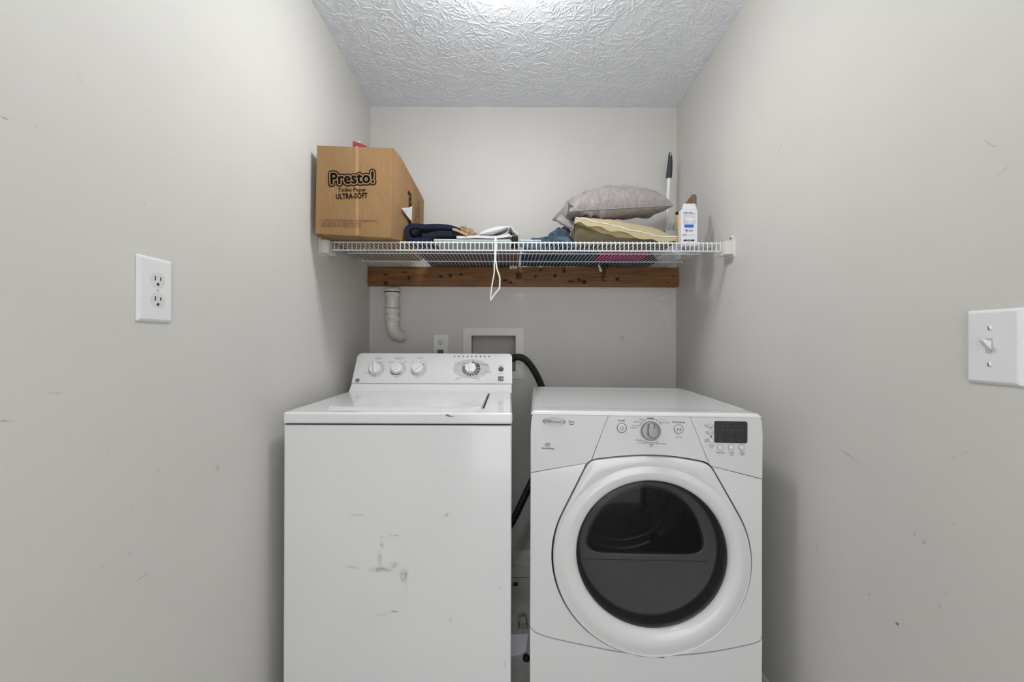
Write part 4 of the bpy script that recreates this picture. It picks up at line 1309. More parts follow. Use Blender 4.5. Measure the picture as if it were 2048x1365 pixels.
b = new(); wall4(b, kTL + Vector((0.0003, th + 0.001, 0)), bTL, bBL, kBL + Vector((0.0003, th + 0.001, 0)), (-1, 0, 0)); bmesh.ops.recalc_face_normals(b, faces=b.faces[:]); obj('side_panel', b, M['card'], carton, 20)
b = new(); wall4(b, bTL, bTR, bBR, bBL, (0, 1, 0)); bmesh.ops.recalc_face_normals(b, faces=b.faces[:]); obj('rear_panel', b, M['card'], carton, 20)
# bottom: two flaps meeting in the middle, the front part sagging
b = new()
for s in (0, 1):
    xa, xb = (0.0, 0.492) if s == 0 else (0.506, 1.0)
    def lx(a, c, t): return a + (c - a) * t
    P = [lx(kBL + Vector((0, 0.003, 0.004)), kBR + Vector((0, 0.003, 0.003)), xa), lx(kBL + Vector((0, 0.003, 0.004)), kBR + Vector((0, 0.003, 0.003)), xb), lx(mBL, mBR, xb), lx(mBL, mBR, xa), lx(bBL, bBR, xb), lx(bBL, bBR, xa)]
    v = [b.verts.new(p) for p in P]; w = [b.verts.new(p + Vector((0, 0, th))) for p in P]
    for A_ in (v, w):
        b.faces.new((A_[0], A_[1], A_[2], A_[3])); b.faces.new((A_[3], A_[2], A_[4], A_[5]))
    for q in ((0, 1), (1, 2), (2, 4), (4, 5), (5, 3), (3, 0)):
        b.faces.new((v[q[0]], v[q[1]], w[q[1]], w[q[0]]))
bmesh.ops.recalc_face_normals(b, faces=b.faces[:])
obj('bottom_flap', b, M['card'], carton, 20)
# front: vertical paper tape, pressed creases, printing
FB = Plane(Vector((kBL.x, KF, kBL.z)), (1, 0, 0), (0, 0, 1))
def strip(bm, pl, pts, w, z):
    for (xa, ya), (xb, yb) in zip(pts, pts[1:]):
        a, c = Vector(pl.uv(xa, ya)).to_3d(), Vector(pl.uv(xb, yb)).to_3d()
        n_ = Vector((-(c - a).y, (c - a).x, 0)).normalized() * w / 2
        flat(bm, [(a - n_)[:2], (c - n_)[:2], (c + n_)[:2], (a + n_)[:2]], pl.M, z)
b = new(); u0, v0 = FB.uv(714, 292.5); u1, v1 = FB.uv(714.5, 470.5)
prism(b, [(u0 - 0.005, v0), (u0 + 0.005, v0), (u1 + 0.005, v1 + 0.0), (u1 - 0.005, v1 + 0.0)], 0.0, 0.0006, FB.M); obj('tape_strip', b, M['tape'], cf)
b = new()
strip(b, FB, [(723, 301), (730, 309), (740, 317), (752, 321.5), (764, 322)], 0.0009, 0.0005)
strip(b, FB, [(752, 320), (784, 311)], 0.0007, 0.0005)
strip(b, FB, [(679.5, 395), (679, 466)], 0.0007, 0.0005)
strip(b, FB, [(728, 399), (748, 404), (783, 418)], 0.0005, 0.0005)
strip(b, FB, [(701, 293), (709, 468)], 0.0007, 0.0005)
obj('pressed_creases', b, M['tape'], cf, 0)
b = new(); strip(b, FB, [(632, 467.6), (782, 476.6)], 0.002, 0.0005); obj('edge_fold', b, M['crease'], cf, 0)
km = FB.mpp(705, 360)
pb = FB.at(705, 366.5)
hh = 23.0 * km / 0.72
def swollen(bm, mtx, body, size, grow, lift, sx=1.0, rot=0.0, space=1.0, cell=0.0005, bold=0.0):
    """lettering grown by a round brush: rows of thin flat strips"""
    t = new()
    text(t, Matrix.Identity(4), body, size, bold=bold, sx=sx, lift=0, space=space)
    bmesh.ops.triangulate(t, faces=t.faces[:])
    co = np.array([[[v.co.x, v.co.y] for v in f.verts] for f in t.faces])
    t.free()
    pad = grow + 0.004
    x0, y0 = co.reshape(-1, 2).min(0) - pad
    x1, y1 = co.reshape(-1, 2).max(0) + pad
    nx, ny = int((x1 - x0) / cell) + 1, int((y1 - y0) / cell) + 1
    G = np.zeros((ny, nx), bool)
    gx, gy = x0 + (np.arange(nx) + 0.5) * cell, y0 + (np.arange(ny) + 0.5) * cell
    for tr in co:
        i0, j0 = ((tr.min(0) - (x0, y0)) / cell).astype(int)
        i1, j1 = ((tr.max(0) - (x0, y0)) / cell).astype(int) + 2
        X, Y = np.meshgrid(gx[i0:i1], gy[j0:j1])
        d = []
        for k in range(3):
            a, c = tr[k], tr[(k + 1) % 3]
            d.append((c[0] - a[0]) * (Y - a[1]) - (c[1] - a[1]) * (X - a[0]))
        d = np.array(d)
        G[j0:j1, i0:i1] |= (d >= -1e-12).all(0) | (d <= 1e-12).all(0)
    r = int(round(grow / cell))
    H = G.copy()
    for dj in range(-r, r + 1):
        for di in range(-r, r + 1):
            if di * di + dj * dj <= r * r:
                H |= np.roll(np.roll(G, dj, 0), di, 1)
    tt = new()
    for j in range(ny):
        row = np.concatenate([[0], H[j].astype(np.int8), [0]])
        dd = np.diff(row)
        for a, c in zip(np.where(dd == 1)[0], np.where(dd == -1)[0]):
            tt.faces.new([tt.verts.new((x0 + q[0] * cell, y0 + q[1] * cell, lift)) for q in ((a, j), (c, j), (c, j + 1), (a, j + 1))])
    put(bm, tt, mtx @ Matrix.Rotation(rot, 4, 'Z'))
for grow, m_, lf in ((0.0100, 'cardink', 0.0007), (0.0060, 'card', 0.0010), (0.0014, 'cardink', 0.0013)):
    b = new(); swollen(b, pb, 'Presto!', hh, grow, lf, 0.92, R(2.6), 1.04); obj('brand_lettering', b, M[m_], cf, 0)
b = new()
ptext(b, FB, 'Toilet Paper', 704.5, 383, 8.0, bold=0.012, rot=R(1.0), sx=1.02, lift=0.0010)
ptext(b, FB, 'ULTRA-SOFT', 703.5, 397, 10.8, bold=0.03, rot=R(2.0), sx=0.70, space=1.06, lift=0.0010)
obj('carton_lettering', b, M['cardink'], cf, 0)
b = new()
for s, y, w in (('6 - 6 ROLL PACKS - BATHROOM TISSUE - 253 2-PLY SHEETS PER ROLL', 443.6, 0.66), ('TOTAL 36 ROLLS - 871.9 SQUARE FEET (79.8 m2)', 449.6, 0.70), ('EACH SHEET 3.97 IN X 4 IN (9.9 cm X 10.2 cm)', 454.8, 0.72)):
    ptext(b, FB, s, 643, y - 1.2, 4.3, align='LEFT', sx=w * 0.92, rot=R(-0.8), lift=0.0009)
obj('carton_lettering', b, M['cardink2'], cf, 0)
# right side: printing running up the box and a torn shipping label
SP = Plane(Vector(((kBR.x + kTR.x) / 2 + 0.0035, KF, 0)), (0, 1, 0), (0, 0, 1))
b = new()
for s, x, y, h, kk in (('Presto!', 822, 438, 8.5, 0.07), ('Toilet Paper', 832, 446, 3.2, 0.01), ('ULTRA-SOFT', 838, 446, 4.2, 0.012)):
    u, v = SP.uv(x, y)
    text(b, SP.M @ Matrix.Translation((u, v, 0)), s, {8.5: 0.072, 3.2: 0.028, 4.2: 0.034}[h], bold=kk * 0.5, rot=R(90), lift=0.002)
obj('carton_lettering', b, M['cardink'], cs_, 0)
b = new()
for i in range(7):
    x = 791 + i * 3.3
    u, v = SP.uv(x, 468 - i * 1.0)
    text(b, SP.M @ Matrix.Translation((u, v, 0)), ('MADE OF RECYCLED PAPER', 'KEEP DRY AND CLEAN', 'BATHROOM TISSUE 36 ROLLS', 'STORE IN A DRY PLACE', 'OPEN HERE TO REMOVE', 'THIS SIDE UP', 'RECYCLE THIS BOX')[i], 0.0085, align='LEFT', rot=R(90), lift=0.002)
obj('carton_lettering', b, M['cardink2'], cs_, 0)
b = new(); flat(b, [SP.uv(*p) for p in ((801, 415), (805, 416), (817, 414.5), (823, 411.5), (822, 443), (812, 431))], SP.M, 0.003); lb = obj('torn_label', b, M['paper'], cs_, 0)
b = new()
for x in (806, 809, 812):
    u, v = SP.uv(x, 424); text(b, SP.M @ Matrix.Translation((u, v, 0)), 'SHIP', 0.010, rot=R(90), lift=0.0036)
obj('label_lettering', b, M['ink2'], lb, 0)
# red packet standing inside
rp0, rp1 = at(704, 284.5, 1.50), at(721, 291, 1.50)
b = new(); box(b, (rp0.x, 1.50, DK + th + 0.002), (rp0.x + 0.05, 1.52, 0), 0, mtx=None) if False else None
t = bmesh.new()
for p in ((0, 0), (0.055, 0), (0.055, 0.318), (0.028, 0.328), (0.0, 0.336)):
    pass
t.free()
prism(b, [(0, 0), (0.055, 0), (0.055, 0.331), (0.031, 0.341), (0.003, 0.349)], 0, 0.018, Plane((rp0.x - 0.002, 1.52, DK + 0.007), (1, 0, 0), (0, 0, 1)).M, 0.002, 2)
red = tag(obj('red_packet', b, M['red'], None), 'red packet standing inside the cardboard box, only its top corner showing', 'packet')
b = new(); prism(b, [(0.020, 0.3465), (0.031, 0.342), (0.031, 0.3455), (0.024, 0.3485)], 0.002, 0.016, Plane((rp0.x - 0.002, 1.52, DK + 0.007), (1, 0, 0), (0, 0, 1)).M); obj('white_corner', b, M['paper'], red)

# ------------------------------------------------------------------ cloth helpers
def cushion(A, B, C, Dd, up, dn, nu=44, nv=34, pw=0.45, seed=0, wr=0.008, wf=9.0, pull=0.05, zmin=None, edge_wave=0.0):
    A, B, C, Dd = map(Vector, (A, B, C, Dd))
    b = new()
    nrm = ((B - A).cross(Dd - A)).normalized()
    if nrm.z < 0:
        nrm = -nrm
    def P(u, v):
        # edges drawn in between the corners
        uu = u + pull * math.sin(math.pi * v) * (0.5 - u) * 2 * abs(2 * u - 1)
        vv = v + pull * math.sin(math.pi * u) * (0.5 - v) * 2 * abs(2 * v - 1)
        return (A * (1 - uu) + B * uu) * (1 - vv) + (Dd * (1 - uu) + C * uu) * vv
    grids = []
    for s, h in ((1, up), (-1, dn)):
        g = []
        for j in range(nv + 1):
            row = []
            for i in range(nu + 1):
                u = 0.5 - 0.5 * math.cos(math.pi * i / nu); v = 0.5 - 0.5 * math.cos(math.pi * j / nv)
                base_ = P(u, v)
                t = max(0.0, (1 - (2 * u - 1) ** 2) * (1 - (2 * v - 1) ** 2)) ** pw
                q = base_ * wf + Vector((seed * 3.1, s * 5.0, seed))
                wv = noise.noise(q) * wr * 1.2 + (0.5 - abs(noise.noise(q * 1.7 + Vector((7, 3, 1))))) * wr * 1.4 + noise.noise(q * 4) * wr * 0.35
                edge = min(u, 1 - u, v, 1 - v)
                ew = noise.noise(base_ * 22 + Vector((seed, 0, 0))) * edge_wave * max(0, 1 - edge * 8)
                p = base_ + nrm * (s * t * h + wv * min(1, t * 1.6) + ew)
                if zmin is not None and p.z < zmin:
                    p.z = zmin + 0.0005 * noise.noise(q)
                row.append(b.verts.new(p))
            g.append(row)
        for j in range(nv):
            for i in range(nu):
                f = (g[j][i], g[j][i + 1], g[j + 1][i + 1], g[j + 1][i])
                b.faces.new(f if s > 0 else f[::-1])
        grids.append(g)
    edge = [grids[0][0][i].co.copy() for i in range(nu + 1)] + [grids[0][j][nu].co.copy() for j in range(1, nv + 1)] + [grids[0][nv][i].co.copy() for i in range(nu - 1, -1, -1)] + [grids[0][j][0].co.copy() for j in range(nv - 1, 0, -1)]
    bmesh.ops.remove_doubles(b, verts=b.verts, dist=0.0004)
    bmesh.ops.recalc_face_normals(b, faces=b.faces[:])
    return b, edge

def lump(x0, x1, y0, y1, z0, hf, nx=60, ny=40, seed=0, folds=0.3, ff=16.0, p=4, under=0.0):
    """a heap of cloth: height hf(u, v) with ridged folds, closed underneath"""
    b = new()
    top, bot = [], []
    for j in range(ny + 1):
        r0, r1 = [], []
        for i in range(nx + 1):
            u, v = i / nx, j / ny
            uu, vv = 2 * u - 1, 2 * v - 1
            q = Vector((x0 + (x1 - x0) * u, y0 + (y1 - y0) * v, seed))
            wob = 1 + 0.10 * noise.noise(q * 14)
            x = (x0 + x1) / 2 + (x1 - x0) / 2 * uu * wob
            y = (y0 + y1) / 2 + (y1 - y0) / 2 * vv * (1 + 0.06 * noise.noise(q * 11 + Vector((3, 3, 3))))
            m_ = max(0.0, (1 - abs(uu) ** p) * (1 - abs(vv) ** p)) ** 0.5
            q2 = q * ff + Vector((noise.noise(q * 6) * 2, noise.noise(q * 6 + Vector((9, 1, 2))) * 2, 0))
            rid = 1 - abs(noise.noise(q2)) * 2
            h = hf(u, v) * m_ * (1 - folds + folds * rid)
            r0.append(b.verts.new((x, y, z0 + 0.004 * m_ + max(0, h))))
            r1.append(b.verts.new((x, y, z0 + (under * (0.5 + 0.5 * noise.noise(q2 * 0.8 + Vector((4, 4, 4)))) if under else 0))))
        top.append(r0); bot.append(r1)
    for j in range(ny):
        for i in range(nx):
            b.faces.new((top[j][i], top[j][i + 1], top[j + 1][i + 1], top[j + 1][i]))
            b.faces.new((bot[j][i], bot[j + 1][i], bot[j + 1][i + 1], bot[j][i + 1]))
    bmesh.ops.smooth_vert(b, verts=[v for r_ in top for v in r_], factor=0.5, use_axis_x=True, use_axis_y=True, use_axis_z=True)
    def sidef(a, c):
        for k_ in range(len(a) - 1):
            b.faces.new((a[k_], c[k_], c[k_ + 1], a[k_ + 1]))
    sidef(top[0], bot[0]); sidef(bot[-1], top[-1])
    sidef([r[0] for r in bot], [r[0] for r in top]); sidef([r[-1] for r in top], [r[-1] for r in bot])
    bmesh.ops.remove_doubles(b, verts=b.verts, dist=0.0003)
    bmesh.ops.recalc_face_normals(b, faces=b.faces[:])
    return b

def sheet(path, y0, y1, th_, ny=14, seed=0, wob=0.0):
    """a thick folded sheet: a path in (x, z) carried back along y"""
    pts = catmull([Vector((p[0], 0, p[1])) for p in path], 6)
    b = new()
    rows = []
    for j in range(ny + 1):
        y = y0 + (y1 - y0) * j / ny
        L, Rr = [], []
        for i, p in enumerate(pts):
            t = (pts[min(i + 1, len(pts) - 1)] - pts[max(i - 1, 0)]).normalized()
            n_ = Vector((-t.z, 0, t.x))
            w = noise.noise(Vector((p.x * 20, y * 14, p.z * 20 + seed))) * wob
            L.append(b.verts.new(p + n_ * (th_ / 2 + w) + Vector((0, y, 0))))
            Rr.append(b.verts.new(p - n_ * (th_ / 2) + Vector((0, y, 0)) + n_ * w))
        rows.append((L, Rr))
    m_ = len(pts)
    for j in range(ny):
        for i in range(m_ - 1):
            b.faces.new((rows[j][0][i], rows[j][0][i + 1], rows[j + 1][0][i + 1], rows[j + 1][0][i]))
            b.faces.new((rows[j][1][i], rows[j + 1][1][i], rows[j + 1][1][i + 1], rows[j][1][i + 1]))
        for e_ in (0, m_ - 1):
            b.faces.new((rows[j][0][e_], rows[j + 1][0][e_], rows[j + 1][1][e_], rows[j][1][e_]))
    for j in (0, ny):
        for i in range(m_ - 1):
            b.faces.new((rows[j][0][i], rows[j][0][i + 1], rows[j][1][i + 1], rows[j][1][i]))
    bmesh.ops.recalc_face_normals(b, faces=b.faces[:])
    return b

# ------------------------------------------------------------------ cloth on the shelf
# folded woven rug lying at the back
b = new()
for k2, (z0, z1) in enumerate(((DK, DK + 0.013), (DK + 0.0135, DK + 0.026))):
    box(b, (-0.398 + 0.004 * k2, 1.725 + 0.004 * k2, z0), (0.047 - 0.01 * k2, 2.094, z1), 0.005, 3)
tag(obj('woven_rug', b, M['rug'], None), 'folded grey-brown woven rug lying flat on the shelf under the white cloth', 'rug')

# navy bath mat, folded over at its left
def xz(px, py, d): p = at(px, py, d); return (p.x, p.z)
dN = 1.585
navy = thing('bath_mat', 'dark navy terry bath mat folded over beside the cardboard box', 'mat', (at(860, 480, dN).x, dN + 0.06, DK))
zlow = DK + 0.0095
pth = [xz(921, 462.5, dN), xz(900, 455.5, dN), xz(870, 454, dN), xz(842, 453.5, dN), xz(828, 453, dN), xz(818, 456.5, dN), xz(814, 464, dN), (xz(816, 472, dN)[0], xz(816, 472, dN)[1]), (xz(825, 478, dN)[0], zlow), (xz(840, 478, dN)[0], zlow), (xz(860, 478, dN)[0], zlow)]
b = sheet(pth, dN - 0.018, 1.715, 0.014, 16, 2, 0.002); obj('outer_fold', b, M['navy'], navy, 60)
pth = [(xz(846, 477, dN)[0], zlow + 0.015), xz(858, 472.5, dN), xz(874, 468, dN), xz(895, 467.5, dN), xz(915, 468.5, dN), xz(933, 469.5, dN)]
b = sheet(pth, dN - 0.020, 1.700, 0.013, 14, 6, 0.002); obj('inner_fold', b, M['navy'], navy, 60)
pth = [xz(836, 458.5, dN), xz(829, 462.5, dN), xz(825, 467, dN)]
b = sheet(pth, dN - 0.012, 1.690, 0.011, 10, 9, 0.001); obj('curled_edge', b, M['navy'], navy, 60)

# pale grey fleece folded along the shelf front, white top layer
dG = 1.575
fl0, fl1 = at(868, 490, dG).x, at(1022, 490, dG).x
fleece = thing('fleece_blanket', 'pale grey folded fleece along the shelf front with a white top layer', 'blanket', ((fl0 + fl1) / 2, 1.64, DK))
b = new(); box(b, (fl0, 1.562, DK), (fl1, 1.715, DK + 0.011), 0.005, 3)
for v in b.verts:
    v.co.z = max(DK, v.co.z + 0.002 * noise.noise(v.co * 30))
obj('grey_layer', b, M['greycloth'], fleece, 60)
wx0, wx1 = at(914, 480, dG).x, at(1020, 480, dG).x
b = sheet([(wx0, DK + 0.0165), (wx0 + 0.05, DK + 0.0175), (wx0 + 0.11, DK + 0.018), (wx0 + 0.16, DK + 0.018), (wx1 - 0.01, DK + 0.024), (wx1, DK + 0.026)], 1.560, 1.70, 0.0095, 12, 4, 0.0015); obj('white_layer', b, M['whitecloth'], fleece, 60)
b = new(); cc_ = at(1029, 486, dG)  # black block stands in for the shade inside the fold
box(b, (fl1 + 0.002, 1.566, DK), (fl1 + 0.027, 1.69, DK + 0.026), 0.007, 3); tag(obj('shaded_hollow', b, M['blackcloth'], None), 'black block painted in for the shaded hollow at the right end of the fleece', 'cloth')

# shaggy tan mat: a hem and a pile
tanm = thing('shaggy_mat', 'tan shaggy bath mat bunched up between the navy mat and the white pillowcase', 'mat', (at(940, 470, 1.76).x, 1.79, DK + 0.026))
tx0, tx1 = at(908, 470, 1.76).x, at(960, 470, 1.76).x
b = lump(tx0, tx1, 1.735, 1.84, DK + 0.027, lambda u, v: 0.080 * (1 - 0.5 * max(0, u - 0.35)), 30, 20, 3, 0.3, 30); obj('backing', b, M['tan'], tanm, 60)
rs = random.Random(3)
b = new()
for k2 in range(1500):
    u, v = rs.random(), rs.random() ** 1.5
    x = tx0 + (tx1 - tx0) * (0.03 + 0.94 * u); y = 1.735 + 0.012 * rs.random() if v < 0.5 else 1.745 + 0.09 * v
    m_ = max(0, (1 - abs(2 * u - 1) ** 4)) ** 0.5
    hm = 0.080 * (1 - 0.5 * max(0, u - 0.35)) * m_
    z = DK + 0.030 + rs.random() * hm if v < 0.5 else DK + 0.030 + hm
    p0 = Vector((x, y, z)); dirv = Vector((rs.uniform(-0.6, 0.6), rs.uniform(-1.0, 0.1), rs.uniform(-0.6, 0.8))).normalized() * rs.uniform(0.005, 0.011)
    tube(b, [p0, p0 + dirv * 0.6 + Vector((0, 0, 0.001)), p0 + dirv], [0.0013, 0.0014, 0.0006], 4, True)
po = obj('pile', b, M['tan'], tanm, 80, kind='stuff')
pth = [xz(905, 457.5, 1.555), xz(914, 460, 1.555), xz(926, 465.5, 1.555), xz(935, 469, 1.555)]
b = sheet(pth, 1.556, 1.5645, 0.009, 3); obj('binding', b, M['tanhem'], navy, 60, 'tan binding strip')

# white pillowcase, loosely folded
A_ = at(958, 469, 1.745); B_ = at(1021, 452, 1.76); C_ = at(1012, 462, 2.03); D_ = at(962, 470, 2.03)
pc_ = thing('pillowcase', 'white cotton pillowcase loosely folded on top of the woven rug', 'pillowcase', (at(990, 470, 1.85).x, 1.88, DK + 0.026))
b, _ = cushion(A_, B_, C_, D_, 0.014, 0.020, 36, 28, 0.4, 3, 0.004, 12, 0.02, DK + 0.034); obj('upper_fold', b, M['whitecloth'], pc_, 70)
A_ = at(968, 478, 1.735); B_ = at(1036, 471.5, 1.74); C_ = at(1030, 478, 2.0); D_ = at(972, 480, 2.0)
b, _ = cushion(A_, B_, C_, D_, 0.008, 0.012, 30, 20, 0.4, 8, 0.003, 14, 0.02, DK + 0.028); obj('lower_fold', b, M['whitecloth'], pc_, 70)
b = sheet([xz(1017, 458, 1.75), xz(1021, 453, 1.75), xz(1027, 461, 1.75), xz(1036, 470.5, 1.75)], 1.742, 1.95, 0.004, 10, 5, 0.002); obj('side_fold', b, M['whitecloth'], pc_, 60)

# pale blue film packet at the shelf front
tx0, tx1 = at(1038, 490, 1.585).x, at(1082, 490, 1.585).x
b = new(); box(b, (tx0, 1.562, DK), (tx1, 1.66, DK + 0.009), 0.004, 3); tag(obj('film_packet', b, M['silverblue'], None), 'flat pale blue plastic packet at the shelf front left of the denim', 'packet')

# denim heap
def dh(u, v):
    return (0.032 + 0.092 * max(0, min(1, (u - 0.10) / 0.45))) * (1 - 0.93 * max(0, min(1, (u - 0.58) / 0.15))) + 0.03 * math.exp(-((u - 0.13) / 0.07) ** 2)
b = lump(0.055, at(1196, 500, 1.75).x, 1.675, 2.085, DK, dh, 110, 70, 11, 0.55, 17, 6, 0.006)
tag(obj('denim_jeans', b, M['denim'], None, 70), 'crumpled blue denim jeans heaped on the shelf beneath the cushions', 'jeans')
b = lump(at(1086, 500, 1.6).x, at(1140, 500, 1.6).x, 1.564, 1.668, DK, lambda u, v: 0.020 + 0.012 * u, 50, 30, 21, 0.5, 22, 5, 0.002)
tag(obj('denim_shirt', b, M['denim'], None, 70), 'small bunch of blue denim at the shelf front edge', 'clothing')

# magenta cloth and black bag under the cushions
mx0, mx1 = at(1198, 512, 1.80).x, at(1298, 512, 1.80).x
b = lump(mx0, mx1, 1.735, 1.925, DK, lambda u, v: 0.016, 40, 30, 31, 0.35, 24, 8, 0.002)
tag(obj('magenta_cloth', b, M['magenta'], None, 70), 'bright magenta cloth lying on the shelf under the khaki cushion', 'cloth')
b = lump(0.388, at(1308, 528, 2.0).x, 1.935, 2.088, DK, lambda u, v: 0.05, 40, 20, 41, 0.3, 18, 8, 0.002)
tag(obj('black_bag', b, M['blackcloth'], None, 70), 'black cloth bag at the back of the shelf behind the magenta cloth', 'bag')

# khaki cushion with flange and white piping
KA, KBp, KC, KD = at(1150, 436, 1.60), at(1354, 482, 1.585), at(1292, 468, 1.90), at(1128, 486, 1.75)
kh = thing('khaki_cushion', 'khaki flanged cushion with white piping lying under the grey linen cushion', 'cushion', (at(1240, 490, 1.7).x, 1.74, DK))
b, edge = cushion(KA, KBp, KC, KD, 0.058, 0.060, 50, 36, 0.38, 5, 0.006, 10, 0.02, DK + 0.024, 0.006)
fr_ = obj('cover', b, M['khaki'], kh, 70)
# boxed underside in front, shade painted into its khaki, hanging from flange to shelf
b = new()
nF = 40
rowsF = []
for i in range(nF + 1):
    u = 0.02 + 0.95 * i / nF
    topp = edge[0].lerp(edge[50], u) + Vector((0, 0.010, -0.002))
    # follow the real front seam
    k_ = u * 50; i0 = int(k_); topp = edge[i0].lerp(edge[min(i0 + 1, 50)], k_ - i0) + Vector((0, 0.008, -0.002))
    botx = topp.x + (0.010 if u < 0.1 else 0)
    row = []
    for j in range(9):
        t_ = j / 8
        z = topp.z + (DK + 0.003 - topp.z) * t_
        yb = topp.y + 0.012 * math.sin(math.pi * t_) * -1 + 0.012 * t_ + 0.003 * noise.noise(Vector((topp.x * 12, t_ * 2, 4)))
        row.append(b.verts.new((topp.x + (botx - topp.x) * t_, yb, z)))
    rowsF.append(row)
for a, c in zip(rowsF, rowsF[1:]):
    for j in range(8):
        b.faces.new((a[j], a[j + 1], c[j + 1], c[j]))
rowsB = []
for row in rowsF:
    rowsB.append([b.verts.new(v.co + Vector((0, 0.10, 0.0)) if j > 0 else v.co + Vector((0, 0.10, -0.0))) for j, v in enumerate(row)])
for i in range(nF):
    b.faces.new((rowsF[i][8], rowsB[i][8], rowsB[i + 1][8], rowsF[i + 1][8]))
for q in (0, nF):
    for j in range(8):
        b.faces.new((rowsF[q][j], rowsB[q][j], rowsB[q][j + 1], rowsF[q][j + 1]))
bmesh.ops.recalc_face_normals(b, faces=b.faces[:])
obj('underside', b, M['khakishade'], kh, 70, 'darker olive khaki underside')
nE = len(edge)
# flange along the front and left edge
cen = (KA + KBp + KC + KD) / 4
def flange(idx, wfun):
    b = new(); prev = None
    for n_, i in enumerate(idx):
        p = edge[i % nE]
        out = (p - cen); out.z = 0; out.normalize()
        w_ = wfun(n_ / (len(idx) - 1))
        dz_ = -w_ * (0.9 + 0.22 * math.sin(n_ * 0.7) + 0.25 * noise.noise(p * 25))
        o_ = p + Vector((0, -0.6 * w_, 0)) + Vector((out.x * w_ * 0.15, 0, dz_))
        o_.z = max(o_.z, DK + 0.002)
        m_ = p.lerp(o_, 0.5) + Vector((0, -0.0035, 0.002))
        cur = [b.verts.new(p + Vector((0, 0.002, 0.0015))), b.verts.new(p + Vector((0, -0.003, 0.001))), b.verts.new(m_), b.verts.new(o_), b.verts.new(o_ + Vector((0, 0.0025, 0))), b.verts.new(m_ + Vector((0, 0.004, -0.001)))]
        if prev:
            for q in range(6):
                b.faces.new((prev[q], prev[(q + 1) % 6], cur[(q + 1) % 6], cur[q]))
        else:
            b.faces.new(cur)
        prev = cur
    b.faces.new(prev[::-1])
    bmesh.ops.recalc_face_normals(b, faces=b.faces[:])
    return b
obj('flange', flange(list(range(0, 51)), lambda t: 0.023 * min(1, (1 - t) * 5 + 0.25)), M['khaki'], kh, 60)
obj('flange', flange([nE - i for i in range(0, 30)], lambda t: 0.018), M['khaki'], kh, 60)
b = new(); tube(b, [edge[i] + Vector((0, -0.0035, 0.003)) for i in range(2, 51)], 0.0022, 8); obj('piping', b, M['piping'], kh, 70)

# grey linen cushion on top
GA, GB, GC, GD = at(1140, 422, 1.60), at(1347, 411, 1.66), at(1318, 408, 2.02), at(1104, 440, 1.86)
gc = thing('linen_cushion', 'grey linen cushion with a tucked-in corner on top of the khaki one', 'cushion', ((GA + GB + GC + GD) / 4 - Vector((0, 0, 0.05))))
b, edgeG = cushion(GA, GB, GC, GD, 0.092, 0.054, 72, 48, 0.42, 2, 0.012, 8.5, 0.03)
# gathered creases running in from the left end
for v in b.verts:
    t = (v.co.x - GA.x) / (GB.x - GA.x)
    g = math.exp(-((t - 0.14) / 0.13) ** 2)
    v.co.z += 0.006 * g * math.sin(v.co.x * 150 + v.co.y * 30 + 6 * noise.noise(v.co * 9)) - 0.020 * math.exp(-((t - 0.20 + 0.25 * (v.co.y - GA.y)) / 0.022) ** 2) - 0.014 * math.exp(-((t - 0.33 + 0.5 * (v.co.y - GA.y)) / 0.024) ** 2) + 0.006 * math.exp(-((t - 0.265 + 0.4 * (v.co.y - GA.y)) / 0.02) ** 2)
obj('cover', b, M['linen'], gc, 75)
b = new(); tube(b, [edgeG[i] + Vector((0, -0.001, 0.0)) for i in range(6, 65)], 0.0021, 6); obj('seam', b, M['linen'], gc, 70)
# folded-in corner ear
e0 = GA
b, _ = cushion(at(1136, 404, 1.605), at(1168, 424, 1.60), at(1166, 436, 1.66), at(1132, 432, 1.66), 0.012, 0.012, 20, 16, 0.45, 4, 0.004, 25, 0.06); obj('tucked_corner', b, M['linen'], gc, 70)

b, _ = cushion(at(1112, 440, 1.70), at(1158, 464, 1.63), at(1172, 436, 1.74), at(1113, 430, 1.86), 0.018, 0.016, 24, 18, 0.4, 9, 0.006, 18, 0.05); obj('folded_side', b, M['linen'], gc, 70)

# ------------------------------------------------------------------ right end of the shelf: cartons, pouch, brush
def carton_box(bm, x0, x1, y0, y1, z0, z1, th_=0.0012):
    for lo, hi in (((x0, y0, z0), (x1, y0 + th_, z1)), ((x0, y1 - th_, z0), (x1, y1, z1)), ((x0, y0 + th_, z0), (x0 + th_, y1 - th_, z1)), ((x1 - th_, y0 + th_, z0), (x1, y1 - th_, z1)), ((x0 + th_, y0 + th_, z0), (x1 - th_, y1 - th_, z0 + th_))):
        box(bm, lo, hi)
dC = 1.62
c0, c1 = at(1362.5, 419, dC), at(1394.5, 482, dC)
CYB = dC + 0.026
cart = thing('bulb_carton', 'narrow white open carton with a blue band at the right end of the shelf', 'carton', ((c0.x + c1.x) / 2, dC + 0.03, DK))
zc = c0.z
b = new(); carton_box(b, c0.x, c1.x, dC, CYB, DK, zc); obj('carton_body', b, M['paper'], cart, 20)
CP = Plane((0, dC, 0), (1, 0, 0), (0, 0, 1))
b = new(); tp = [CP.uv(*p) for p in ((1363.5, 418.5), (1367, 407), (1390.5, 407), (1393.5, 418.5))]; prism(b, tp, -0.0012, 0.0, CP.M); obj('front_tuck_flap', b, M['paper'], cart, 20)
CPB = Plane((0, CYB, 0), (1, 0, 0), (0, 0, 1))
b = new()
fl = [at(1366, 414, CYB), at(1392.5, 414, CYB), at(1393.5, 393, CYB + 0.006), at(1391.5, 388.5, CYB + 0.008), at(1384, 388.5, CYB + 0.008)]
v = [b.verts.new(p) for p in fl]; w = [b.verts.new(Vector(p) + Vector((0, 0.0012, 0))) for p in fl]
